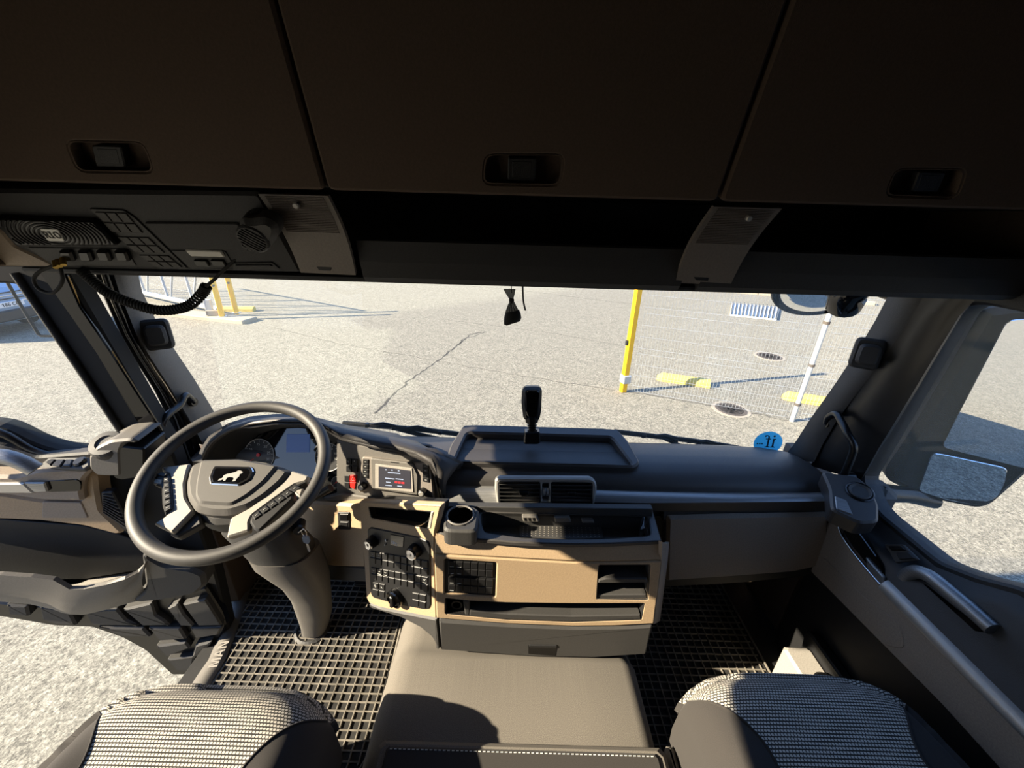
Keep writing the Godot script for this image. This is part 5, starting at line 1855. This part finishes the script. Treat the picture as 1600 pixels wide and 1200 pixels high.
func floor_things() -> void:
	var m = thing("floor_mat", "dusty ribbed rubber mat under the steering column", "floor mat", "ribbed rubber mats")
	var poly = []
	for q in uvs([395, 905, 470, 890, 560, 900, 645, 930, 628, 975, 597, 1110, 585, 1165, 540, 1240, 250, 1240, 330, 1062, 352, 1030, 372, 968]): poly.append(py(q.x, q.y, 0.006))
	ribbed_mat(m, poly, 0.006, 0.030)
	m = thing("floor_mat", "dark ribbed rubber mat in the passenger's footwell", "floor mat", "ribbed rubber mats")
	ribbed_mat(m, [Vector3(0.43, 0.006, -1.28), Vector3(0.96, 0.006, -1.28), Vector3(0.96, 0.006, -0.58), Vector3(0.43, 0.006, -0.58)], 0.006, 0.030)
	# sill beside the driver's mat
	var s = thing("door_sill", "grey lettered plastic sill strip at the driver's door opening", "sill")
	var st = mb()
	var rows = []
	for e in [[372, 890, 400, 897], [352, 950, 380, 960], [340, 990, 366, 1000], [322, 1030, 350, 1040], [306, 1052, 336, 1062], [210, 1200, 250, 1220]]:
		rows.append([py(e[0], e[1], -0.03), py(lerp(e[0], e[2], 0.25), lerp(e[1], e[3], 0.25), 0.018), py(lerp(e[0], e[2], 0.75), lerp(e[1], e[3], 0.75), 0.020), py(e[2], e[3], 0.004)])
	sheet(st, rows, 0.02)
	obj("strip", st, M.grey, s)
	text("lettering", "MAN", 0.030, py(342, 1022, 0.0215), py(352, 1000, 0.02) - py(330, 1045, 0.02), Vector3.UP, M.lightgrey, s, false, true)
	# engine tunnel between the seats
	var t = thing("engine_tunnel", "carpet covered engine tunnel between the two seats", "tunnel cover")
	st = mb()
	var rings = []
	for e in [[1.29, 0.72], [0.86, 0.72], [0.80, 0.86], [0.755, 1.0], [0.60, 1.0], [0.20, 1.0]]:
		var r = []
		for p in [[-0.405, -0.004], [-0.388, 0.07], [-0.352, 0.18], [-0.332, 0.222], [-0.305, 0.243], [-0.27, 0.250], [-0.1, 0.251], [0.2, 0.251], [0.36, 0.250], [0.388, 0.244], [0.402, 0.225], [0.408, 0.18], [0.415, -0.004]]:
			r.append(Vector3(p[0], p[1] * e[1], -e[0]))
		rings.append(r)
	loft(st, rings)
	obj("carpet", st, M.carpet, t)
	# box behind the tunnel with dark top and stitched edge
	var b = thing("storage_box", "low dark box with stitched pale rim between the seats", "box")
	st = mb()
	bx(st, Vector3(-0.31, 0.24, -0.545), Vector3(0.412, 0.278, -0.10), 0.012)
	obj("rim", st, M.carpet, b)
	st = mb()
	bx(st, Vector3(-0.285, 0.262, -0.528), Vector3(0.39, 0.285, -0.12), 0.006)
	obj("lid", st, M.velour, b)
	st = mb()
	for i in 60:
		var x = -0.275 + i * 0.0109
		tube(st, [Vector3(x, 0.2855, -0.520), Vector3(x + 0.0065, 0.2855, -0.520)], 0.0012, 4)
	var sti = obj("stitching", st, M.mark, b)
	sti.set_meta("kind", "stuff")
	st = mb()
	bx(st, Vector3(0.420, 0.0, -0.56), Vector3(0.446, 0.25, -0.30), 0.010)
	tag(obj("plastic_block", st, M.grey), "grey plastic block between the tunnel and the passenger's seat", "block")
	# pale box with a round lid by the passenger's door
	var w = thing("footwell_box", "light grey box with a black round cap beside the passenger's door", "box")
	st = mb()
	bx(st, Vector3(0.93, 0.0, -0.86), Vector3(1.02, 0.20, -0.60), 0.008)
	obj("case", st, M.lightgrey, w)
	st = mb()
	lathe(st, Vector3(0.985, 0.20, -0.735), Vector3.UP, [[0.0, 0.0], [0.036, 0.0], [0.036, 0.016], [0.030, 0.022], [0.0, 0.018]], 24)
	obj("cap", st, M.satin, w)
	# pedals under the dashboard
	for k in 2:
		var p = thing("pedal", ["black accelerator pedal right of the column", "black brake pedal beside the column"][k], "pedal", "foot pedals")
		var x = [-0.50, -0.60][k]
		st = mb()
		slab(st, rnd([Vector3(x - 0.03, 0.07, -1.14), Vector3(x + 0.03, 0.07, -1.14), Vector3(x + 0.03, 0.16, -1.20), Vector3(x - 0.03, 0.16, -1.20)], 0.01), Vector3(0, 0.55, 0.83), 0.012, 0.003)
		obj("pad", st, M.rubber, p)
		for i in 5:
			st = mb()
			var f = (i + 0.5) / 5.0
			tube(st, [Vector3(x - 0.024, 0.07 + 0.09 * f + 0.002, -1.14 - 0.06 * f + 0.002), Vector3(x + 0.024, 0.07 + 0.09 * f + 0.002, -1.14 - 0.06 * f + 0.002)], 0.003, 5)
			obj("tread", st, M.charcoal, p)
		st = mb()
		tube(st, [Vector3(x, 0.115, -1.18), Vector3(x, 0.2, -1.30), Vector3(x, 0.45, -1.38)], 0.012, 8)
		obj("lever", st, M.satin, p)

# ---------------------------------------------------------------- at the windscreen
func windscreen_things() -> void:
	# device on its stalk in the dash tray
	var m = thing("phone_holder", "black rounded phone holder on a ribbed stalk in the dash tray", "holder")
	var f = 1.150
	var vp = Plane(Vector3(0, 0.25, 0.97).normalized(), 0)
	vp.d = vp.normal.dot(pz(832, 660, f))
	plate("base", M.satin, m, moved(vp, 0.02), cG([480, 682, 542, 680, 546, 722, 536, 732, 480, 732, 476, 724]), 0.045, 0.004, 0.004)
	var st = mb()
	var a = on(vp, 832, 677)
	var b = on(vp, 831, 655)
	for i in 6: lathe(st, a.lerp(b, (i + 0.5) / 6.0), b - a, [[0.010, -0.0040], [0.017, -0.001], [0.017, 0.001], [0.010, 0.0040]], 16)
	obj("ribbed_stalk", st, M.satin, m)
	st = mb()
	lathe(st, b, b - a, [[0.0, -0.01], [0.021, -0.01], [0.023, 0.008], [0.018, 0.018], [0.0, 0.018]], 16)
	obj("collar", st, M.satin, m)
	plate("head", M.satin, m, moved(vp, 0.018), cG([484, 492, 540, 492, 553, 504, 550, 590, 542, 630, 528, 640, 490, 638, 474, 625, 466, 560, 470, 504]), 0.036, 0.010, 0.008)
	plate("front_pad", M.gloss, m, moved(vp, 0.021), cG([492, 506, 534, 506, 542, 516, 536, 600, 528, 622, 494, 620, 484, 600, 482, 520]), 0.006, 0.003, 0.006)
	# hanging pouch
	var o = thing("air_freshener", "small black mesh pouch hanging in front of the windscreen", "air freshener")
	st = mb()
	tube(st, [pz(798.5, 428, 1.0), pz(798.8, 445, 1.0), pz(799.5, 458, 1.0)], 0.0012, 6)
	obj("string", st, M.rubber, o)
	st = mb()
	var rings = []
	for e in [[796, 452, 9.5, 2.0], [797.5, 460, 6.5, 2.0], [799, 467, 3.2, 2.0]]:
		var r = []
		for k in 16:
			var an = TAU * k / 16
			r.append(pz(e[0] + cos(an) * e[2], e[1] + sin(3 * an) * 0.8, 1.0 + sin(an) * 0.006))
		rings.append(r)
	loft(st, rings)
	obj("gathered_top", st, M.mesh, o)
	st = mb()
	lathe(st, pz(799.3, 469, 1.0), Vector3.UP, [[0.0, -0.004], [0.006, -0.004], [0.007, 0.0], [0.006, 0.004], [0.0, 0.004]], 12)
	obj("knot", st, M.rubber, o)
	st = mb()
	rings = []
	for e in [[799.3, 469, 2.5], [799.5, 476, 6.0], [800, 484, 9.5], [800.5, 490, 11.5]]:
		var r = []
		for k in 20:
			var an = TAU * k / 20
			r.append(pz(e[0] + cos(an) * e[2], e[1] - cos(an) * 1.2 + 0.6 * cos(5 * an), 1.0 + sin(an) * e[2] * 0.001))
		rings.append(r)
	loft(st, rings)
	obj("net", st, M.mesh, o)
	for k in 5:
		st = mb()
		tube(st, [pz(799.3, 470, 0.998), pz(800 + (k - 2) * 5.0, 488, 0.99)], 0.0006, 4)
		obj("fold", st, M.rubber, o)
	st = mb()
	rings = []
	for e in [[800.3, 487, 11.0], [800.7, 493, 13.0], [801, 499, 13.8], [800, 504, 12.8], [799.5, 506, 8.0]]:
		var r = []
		for k in 20:
			var an = TAU * k / 20
			r.append(pz(e[0] + cos(an) * e[2], e[1] - cos(an) * 2.6 + 0.5 * sin(4 * an), 1.0 + sin(an) * e[2] * 0.0011))
		rings.append(r)
	loft(st, rings)
	obj("filled_bag", st, M.rubber, o)
	st = mb()
	var pts = []
	for q in [[816, 425], [816.5, 440], [817, 458], [818, 472], [821, 485]]: pts.append(pz(q[0], q[1], 1.0))
	tube(st, smooth_path(pts, 4), 0.0022, 7)
	tag(obj("loose_cable", st, M.rubber), "short black cable end dangling beside the mesh pouch", "cable")
	# wipers outside the glass
	for k in 2:
		var w = thing("wiper", ["black wiper resting in front of the instrument cluster", "black wiper resting in front of the passenger's half of the windscreen"][k], "wiper", "windscreen wipers")
		var l = [uvs([536, 661, 600, 666, 660, 671, 726, 679]), uvs([960, 674, 1030, 682, 1110, 692, 1186, 706])][k]
		var fz = 1.345
		st = mb()
		pts = []
		for q in l: pts.append(pz(q.x, q.y, fz))
		tube(st, smooth_path(pts, 3), 0.009, 6)
		obj("blade", st, M.rubber, w)
		st = mb()
		pts = []
		for q in l: pts.append(pz(q.x, q.y + 3.5, fz + 0.015) + Vector3(0, 0.004, 0))
		tube(st, smooth_path(pts, 3), 0.006, 6)
		obj("spine", st, M.satin, w)
		st = mb()
		var q0 = [[545, 661, 640, 672, 700, 684], [975, 676, 1070, 696, 1190, 712]][k]
		tube(st, [pz(q0[0] + 50, q0[1] + 4, fz + 0.01), pz(q0[2], q0[3] + 3, fz), pz(q0[4], q0[5] + 6, fz)], [0.006, 0.009, 0.011], 8)
		obj("arm", st, M.satin, w)
		for t in [0.34, 0.62]:
			st = mb()
			var la = pz(lerp(l[0].x, l[3].x, t), lerp(l[0].y, l[3].y, t), fz)
			tube(st, [la + Vector3(-0.07, 0.006, 0.0), la + Vector3(0, 0.022, 0.008), la + Vector3(0.07, 0.0, 0.0)], 0.005, 6)
			obj("linkage", st, M.satin, w)
		for t in [0.2, 0.42, 0.58, 0.8]:
			var a1 = pz(lerp(l[0].x, l[3].x, t), lerp(l[0].y, l[3].y, t), fz)
			st = mb()
			bx(st, a1 - Vector3(0.010, 0.008, 0.010), a1 + Vector3(0.010, 0.010, 0.010), 0.003)
			obj("clip", st, M.satin, w)
	# round sticker on the glass, printed to be read from outside
	var wn = Vector3(0, 0.14, 0.99).normalized()
	var wp = Plane(wn, wn.dot(Vector3(0, 0.68, -1.287)))
	var sc = on(wp, 1200, 692)
	var s = thing("windscreen_sticker", "round blue sticker with reversed lettering low on the windscreen", "sticker")
	st = mb()
	var ring = []
	for k in 32: ring.append(sc + Vector3(cos(TAU * k / 32) * 0.055, sin(TAU * k / 32) * 0.046, -sin(TAU * k / 32) * 0.0065))
	for k in 32:
		st.add_vertex(sc)
		st.add_vertex(ring[(k + 1) % 32])
		st.add_vertex(ring[k])
	obj("disc", st, M.sticker, s)
	text("lettering", "if", 0.046, sc + wn * 0.0006 + Vector3(0.008, 0.004, 0), Vector3.RIGHT, wn, M.stickerink, s, true, false, "Droid Serif")
	for k in 3:
		st = mb()
		lathe(st, sc + wn * 0.0005 + Vector3(-0.040 + k * 0.009, -0.004, 0), wn, [[0.0, 0.0006], [0.003, 0.0006], [0.003, -0.0005], [0.0, -0.0005]], 10)
		obj("dot", st, M.stickerink, s)

# ---------------------------------------------------------------- mirrors
func mirrors() -> void:
	var m = thing("side_mirror", "large black two-part mirror outside the passenger's window", "mirror")
	var n = Vector3(-0.42, 0.03, 0.905).normalized()
	var c = pz(1480, 690, 1.14)
	var P = func(o): return Plane(n, n.dot(c) + o)
	plate("housing", M.rubber, m, P.call(0.0), cF([1150, 192, 1130, 212, 980, 470, 800, 770, 676, 955, 686, 1000, 800, 1056, 950, 1102, 1120, 1136, 1180, 1118, 1320, 995, 1500, 830, 1700, 600, 1820, 300, 1820, 150, 1500, 150]), 0.10, 0.02, 0.02)
	var mg = plate("main_glass", M.mirror, m, P.call(0.004), cF([1240, 240, 1700, 215, 1760, 330, 1640, 620, 1460, 900, 1340, 942, 930, 838, 1010, 680, 1110, 490]), 0.008, 0.002, 0.02)
	mg.set_meta("label", "flat main mirror glass")
	# the lower glass tilts down to the road
	var n2 = (n + Vector3(0.03, -0.12, 0)).normalized()
	var c2 = on(P.call(0.012), 1505, 744)
	var wp = Plane(n2, n2.dot(c2))
	plate("wide_glass", M.mirror, m, wp, cF([888, 866, 930, 868, 1246, 936, 1232, 1010, 1190, 1078, 1100, 1110, 960, 1085, 822, 1042]), 0.014, 0.002, 0.016)
	var st = mb()
	var pts = []
	for q in cF([600, 1040, 660, 1050, 780, 1060, 900, 1090]): pts.append(pz(q.x, q.y, 1.14))
	tube(st, pts, [0.045, 0.034, 0.028, 0.026], 12)
	obj("lower_arm", st, M.satin, m)
	st = mb()
	box(st, pz(1362, 775, 1.12), Vector3(0.09, 0.12, 0.12), Basis.IDENTITY, 0.025)
	obj("arm_foot", st, M.charcoal, m)
	# round kerb mirror above the windscreen corner
	var k = thing("front_mirror", "round black convex mirror outside the windscreen's upper corner", "mirror")
	var kc = pz(1285, 448, 1.52)
	var kn = Vector3(-0.2, -0.62, 0.76).normalized()
	st = mb()
	lathe(st, kc, kn, [[0.0, 0.040], [0.05, 0.038], [0.09, 0.031], [0.125, 0.018], [0.150, 0.0], [0.0, 0.0]], 40, true)
	obj("convex_glass", st, M.mirror, k)
	st = mb()
	var ring = []
	var e1 = kn.cross(Vector3.UP).normalized()
	var e2 = kn.cross(e1)
	for i in 48: ring.append(kc + (e1 * cos(TAU * i / 48) + e2 * sin(TAU * i / 48)) * 0.155)
	tube(st, ring, 0.010, 8, true)
	obj("rim", st, M.gloss, k)
	st = mb()
	lathe(st, kc - kn * 0.002, -kn, [[0.0, 0.0], [0.158, 0.0], [0.150, 0.04], [0.11, 0.09], [0.05, 0.115], [0.0, 0.12]], 36, true)
	obj("housing", st, M.satin, k)
	st = mb()
	var hp = pz(1325, 462, 1.42)
	tube(st, [pz(1318, 478, 1.45), hp, pz(1338, 455, 1.40), pz(1365, 450, 1.36), pz(1400, 462, 1.30)], [0.055, 0.058, 0.045, 0.022, 0.022], 14)
	obj("arm", st, M.gloss, k)

# ---------------------------------------------------------------- outside
func wire_panel(st: SurfaceTool, a: Vector3, b: Vector3, h: float, step: float, r: float, folds: Array) -> void:
	var n = int(a.distance_to(b) / step)
	for i in n + 1:
		var p = a.lerp(b, float(i) / n)
		tube(st, [p, p + Vector3(0, h, 0)], r, 3)
	var side = (b - a).normalized().cross(Vector3.UP)
	for f in folds:
		tube(st, [a + Vector3(0, f, 0) + side * 0.012, b + Vector3(0, f, 0) + side * 0.012], r, 3)
func outside() -> void:
	# right-hand fence
	var A = py(973, 612, GROUND)
	var B = py(1237, 658, GROUND)
	var o = thing("gate_post", "tall yellow square gate post with grey clamp standing alone in the yard", "post")
	var st = mb()
	box(st, A + Vector3(0, 1.25, 0), Vector3(0.10, 2.5, 0.10), Basis(Vector3.UP, 0.3), 0.008)
	obj("post", st, M.yellow, o)
	st = mb()
	box(st, A + Vector3(0.01, 0.26, 0.01), Vector3(0.15, 0.15, 0.15), Basis(Vector3.UP, 0.3), 0.01)
	obj("clamp", st, M.galv, o)
	st = mb()
	box(st, A + Vector3(-0.06, 0.93, 0.02), Vector3(0.05, 0.09, 0.05), Basis(Vector3.UP, 0.3), 0.008)
	obj("catch", st, M.rubber, o)
	var dir = (B - A).normalized()
	st = mb()
	wire_panel(st, A + dir * 0.15 + Vector3(0, 0.06, 0), B - dir * 0.06 + Vector3(0, 0.06, 0), 2.0, 0.05, 0.0026, [0.0, 0.10, 0.3, 0.5, 0.70, 0.80, 1.0, 1.2, 1.4, 1.5, 1.7, 1.9, 2.0])
	tag(obj("wire_fence_panel", st, M.galv), "galvanised wire fence panel beside the yellow gate post", "fence")
	o = thing("fence_post", "round galvanised fence post with two dark clamps", "post")
	st = mb()
	lathe(st, B, Vector3.UP, [[0.0, 0.0], [0.034, 0.0], [0.034, 2.2], [0.0, 2.2]], 14)
	obj("post", st, M.galv, o)
	for y in [0.30, 0.95, 1.6]:
		st = mb()
		lathe(st, B + Vector3(0, y, 0), Vector3.UP, [[0.034, -0.02], [0.044, -0.02], [0.044, 0.02], [0.034, 0.02]], 14)
		obj("clamp", st, M.iron, o)
	var d2 = Vector3(0.97, 0, 0.24).normalized()
	var E = B + d2 * 2.5
	st = mb()
	wire_panel(st, B + d2 * 0.10 + Vector3(0, 0.06, 0), E - d2 * 0.06 + Vector3(0, 0.06, 0), 2.0, 0.05, 0.0026, [0.0, 0.10, 0.3, 0.5, 0.70, 0.80, 1.0, 1.2, 1.4, 1.5, 1.7, 1.9, 2.0])
	tag(obj("wire_fence_panel", st, M.galv), "galvanised wire fence panel beyond the round post", "fence")
	st = mb()
	lathe(st, E, Vector3.UP, [[0.0, 0.0], [0.034, 0.0], [0.034, 2.2], [0.0, 2.2]], 14)
	tag(obj("fence_post", st, M.galv), "round galvanised fence post seen past the side mirror", "post")
	st = mb()
	var E2 = E + d2 * 2.5
	wire_panel(st, E + d2 * 0.08 + Vector3(0, 0.06, 0), E2 + Vector3(0, 0.06, 0), 2.0, 0.05, 0.0026, [0.0, 0.10, 0.3, 0.5, 0.70, 0.80, 1.0, 1.2, 1.4, 1.5, 1.7, 1.9, 2.0])
	tag(obj("wire_fence_panel", st, M.galv), "galvanised wire fence panel seen past the side mirror", "fence")
	# yellow kerb blocks
	for e in [[1026, 592, 1108, 604, "yellow concrete wheel stop behind the wire fence beside the gate post"], [1222, 622, 1300, 634, "yellow concrete wheel stop behind the round fence post"], [366, 486, 398, 486, "yellow concrete wheel stop beside the twin gate posts"]]:
		var a = py(e[0], e[1], GROUND)
		var b = py(e[2], e[3], GROUND)
		if e[0] == 366: a = b + (a - b).normalized() * 1.0
		var ax = (b - a).normalized()
		var sd = ax.cross(Vector3.UP)
		var rings = []
		for t in [[0.0, 0.55, 0.07], [0.10, 1.0, 0.13], [1.0, 1.0, 0.13]]:
			var r = []
			var w = 0.10 * t[1]
			for q in [[-w, 0.0], [-w, t[2] * 0.6], [-w * 0.6, t[2]], [w * 0.6, t[2]], [w, t[2] * 0.6], [w, 0.0]]:
				r.append(a.lerp(b, t[0]) + sd * q[0] + Vector3(0, q[1], 0))
			rings.append(r)
		st = mb()
		loft(st, rings, false)
		tag(obj("wheel_stop", st, M.yellowblock), e[4], "wheel stop", "yellow wheel stops")
	# manholes
	for e in [[1202, 557, 0.33, "rusty round manhole cover far behind the wire fence"], [1142, 640, 0.30, "dusty round manhole cover at the foot of the wire fence"]]:
		var c = py(e[0], e[1], GROUND)
		var h = thing("manhole_cover", e[3], "manhole", "manhole covers in the yard")
		st = mb()
		lathe(st, c, Vector3.UP, [[e[2] * 0.88, 0.006], [e[2], 0.006], [e[2], -0.01], [e[2] * 0.88, -0.01]], 36)
		obj("frame", st, M.concrete, h)
		st = mb()
		lathe(st, c, Vector3.UP, [[0.0, 0.004], [e[2] * 0.85, 0.004], [e[2] * 0.85, -0.01], [0.0, -0.01]], 36)
		obj("lid", st, M.iron if e[2] > 0.31 else M.concrete, h)
		for k in 4:
			st = mb()
			var r = e[2] * (0.2 + 0.18 * k)
			lathe(st, c, Vector3.UP, [[r, 0.010], [r + 0.022, 0.010], [r + 0.022, 0.003], [r, 0.003]], 32)
			obj("ridge", st, M.iron, h)
	# white board under black bars lying at the roadside
	var w = thing("barred_board", "white board under thin black bars lying at the far roadside", "grating")
	var gp = Plane(Vector3.UP, GROUND + 0.05)
	var bq = laid(gp, uvs([1144, 473.7, 1218, 480, 1213.7, 498.7, 1141, 491]))
	st = mb()
	slab(st, bq, Vector3.UP, 0.05, 0.004)
	obj("board", st, M.white, w)
	for i in 13:
		var t = 0.02 + 0.96 * i / 12.0
		var p = bq[0].lerp(bq[1], t)
		var q = bq[3].lerp(bq[2], t)
		st = mb()
		tube(st, [p + (p - q) * 0.06 + Vector3(0, 0.02, 0), q + Vector3(0, 0.02, 0)], 0.02, 6)
		obj("bar", st, M.vandark, w)
	# kerb on the far side of the street
	var k0 = py(560, 425, GROUND)
	var ka = py(1050, 448, GROUND)
	var kb = py(1215, 463, GROUND)
	var kd = (kb - ka).normalized()
	for i in 9:
		st = mb()
		var p = ka + kd * (i - 1) * 1.0
		box(st, p + Vector3(0, 0.06, 0), Vector3(0.98, 0.16, 0.22), Basis(Vector3.UP, atan2(-kd.z, kd.x)), 0.02)
		tag(obj("kerb_stone", st, M.concrete), "pale concrete kerb stone along the far side of the street", "kerb stone", "kerb stones along the street")
	# sliding gate on the left with its twin yellow posts
	var g0 = py(349, 500, GROUND)
	var g1 = py(371, 494, GROUND)
	for e in [[g0, "front yellow post of the twin posts guiding the sliding gate"], [g1, "rear yellow post of the twin posts guiding the sliding gate"]]:
		o = thing("guide_post", e[1], "post", "twin yellow guide posts")
		st = mb()
		box(st, e[0] + Vector3(0, 1.2, 0), Vector3(0.11, 2.3, 0.11), Basis(Vector3.UP, 0.35), 0.008)
		obj("post", st, M.yellow, o)
		st = mb()
		box(st, e[0] + Vector3(0, 0.10, 0), Vector3(0.20, 0.02, 0.20), Basis(Vector3.UP, 0.35), 0.004)
		obj("foot_plate", st, M.galv, o)
		st = mb()
		lathe(st, e[0] + Vector3(0.03, 0.95, 0.055), Vector3(0.35, 0, 1), [[0.0, 0.0], [0.03, 0.0], [0.03, 0.03], [0.0, 0.03]], 12)
		obj("bolt", st, M.iron, o)
	var bA = py(323, 480, GROUND + 0.16)
	var bB = py(230, 459, GROUND + 0.16)
	var gd = (bB - bA).normalized()
	var gate = thing("sliding_gate", "galvanised lattice sliding gate beyond the driver's pillar", "gate")
	var G = func(s, y): return bA + gd * s + Vector3(0, y, 0)
	st = mb()
	tube(st, [G.call(-0.6, 0), G.call(6.0, 0)], 0.08, 6)
	obj("bottom_beam", st, M.galv, gate)
	st = mb()
	tube(st, [G.call(-0.6, 1.95), G.call(6.0, 1.95)], 0.035, 8)
	obj("top_rail", st, M.galv, gate)
	for s in [-0.6, 0.7, 2.2, 3.7, 5.2]:
		st = mb()
		tube(st, [G.call(s, 0), G.call(s, 1.95)], 0.035, 8)
		obj("upright", st, M.galv, gate)
		st = mb()
		tube(st, [G.call(s, 1.9), G.call(s + 1.3, 0.05)], 0.028, 8)
		obj("diagonal", st, M.galv, gate)
	st = mb()
	wire_panel(st, G.call(-0.55, 0.06), G.call(6.0, 0.06), 1.85, 0.09, 0.003, [0.3, 0.6, 0.9, 1.2, 1.5, 1.8])
	var wm = obj("wire_mesh", st, M.galv, gate)
	wm.set_meta("kind", "stuff")
	o = thing("gate_roller", "grey roller bracket at the foot of the yellow guide posts", "bracket")
	st = mb()
	var rb = py(330, 492, GROUND + 0.10)
	box(st, rb + Vector3(0, 0.22, 0), Vector3(0.16, 0.42, 0.14), Basis(Vector3.UP, 0.35), 0.01)
	obj("bracket", st, M.galv, o)
	st = mb()
	box(st, rb + Vector3(0.10, 0.08, 0.04), Vector3(0.30, 0.14, 0.16), Basis(Vector3.UP, 0.35), 0.01)
	obj("foot", st, M.concrete, o)
	st = mb()
	var s0 = py(352, 506, GROUND)
	var s1 = py(240, 494, GROUND)
	var sv = (s1 - s0).normalized()
	var sm = s0.lerp(s1, 0.5)
	box(st, s0 + sv * 2.0 + Vector3(0, 0.04, 0) + Vector3(0.25, 0, -0.3), Vector3(4.6, 0.12, 0.5), Basis(Vector3.UP, atan2(-sv.z, sv.x)), 0.02)
	tag(obj("gate_footing", st, M.concrete), "long pale concrete footing under the sliding gate", "footing")
	van("pale blue parked van with number plate seen through the driver's window", EYE + ray(12, 475) * 9.0, 0.0, "186 CRT")
	van("pale parked van standing behind the cab, seen in the side mirror", Vector3(7.5, GROUND, 9.0), PI * 0.6, "")
	van("second pale parked van behind the cab, seen in the side mirror", Vector3(10.2, GROUND, 8.0), PI * 0.6, "")

# a van whose front looks along +x; at is the middle of its number plate, or its place on the ground
func van(label: String, at: Vector3, turn: float, plate_text: String) -> void:
	var o = thing("parked_van", label, "van", "parked vans")
	var B = Basis(Vector3.UP, turn)
	var org = Vector3(at.x, GROUND, at.z)
	var T = func(x, y, z): return org + B * Vector3(x, y, z)
	var st = mb()
	var rings = []
	# sections from the nose (x = 0) to the tail: x, sill, top, half width
	for e in [[0.0, 0.35, 0.95, 0.80], [-0.12, 0.28, 1.05, 0.90], [-0.9, 0.25, 1.18, 0.95], [-1.5, 0.25, 1.85, 0.92], [-2.0, 0.25, 1.98, 0.95], [-4.6, 0.25, 1.98, 0.95], [-4.8, 0.35, 1.80, 0.92]]:
		var r = []
		for q in [[-1.0, 0.0], [-1.0, 0.55], [-0.96, 0.75], [-0.82, 0.97], [-0.6, 1.0], [0.6, 1.0], [0.82, 0.97], [0.96, 0.75], [1.0, 0.55], [1.0, 0.0]]:
			r.append(T.call(e[0], lerp(e[1], e[2], q[1]), q[0] * e[3]))
		rings.append(r)
	loft(st, rings, false)
	obj("body", st, M.vanpaint, o)
	for k in 4:
		st = mb()
		box(st, T.call(0.005, 0.74 + 0.07 * k, 0), Vector3(0.03, 0.025, 1.1), B, 0.006)
		obj("grille_bar", st, M.chrome if k % 2 == 0 else M.vandark, o)
	st = mb()
	box(st, T.call(0.02, 0.45, 0), Vector3(0.10, 0.24, 1.72), B, 0.04)
	obj("bumper", st, M.vandark, o)
	for z in [-0.66, 0.66]:
		st = mb()
		box(st, T.call(0.0, 0.84, z), Vector3(0.10, 0.20, 0.24), B, 0.03)
		obj("headlamp", st, M.chrome, o)
		for x in [-0.85, -3.8]:
			st = mb()
			lathe(st, T.call(x, 0.33, z * 1.35), B * Vector3(0, 0, 1), [[0.0, -0.1], [0.30, -0.1], [0.33, -0.06], [0.33, 0.06], [0.30, 0.1], [0.0, 0.1]], 24)
			obj("wheel", st, M.rubber, o)
	st = mb()
	slab(st, [T.call(-0.96, 1.22, -0.80), T.call(-0.96, 1.22, 0.80), T.call(-1.46, 1.80, 0.74), T.call(-1.46, 1.80, -0.74)], B * Vector3(0.76, 0.65, 0), 0.02, 0.004)
	obj("windscreen", st, M.gloss, o)
	if plate_text:
		st = mb()
		box(st, T.call(0.075, 0.70, 0), Vector3(0.02, 0.11, 0.52), B, 0.003)
		var p = obj("number_plate", st, M.plate, o)
		text("lettering", plate_text, 0.075, T.call(0.087, 0.70, -0.01), B * Vector3(0, 0, -1), B * Vector3(1, 0, 0), M.ink, p, false, true)
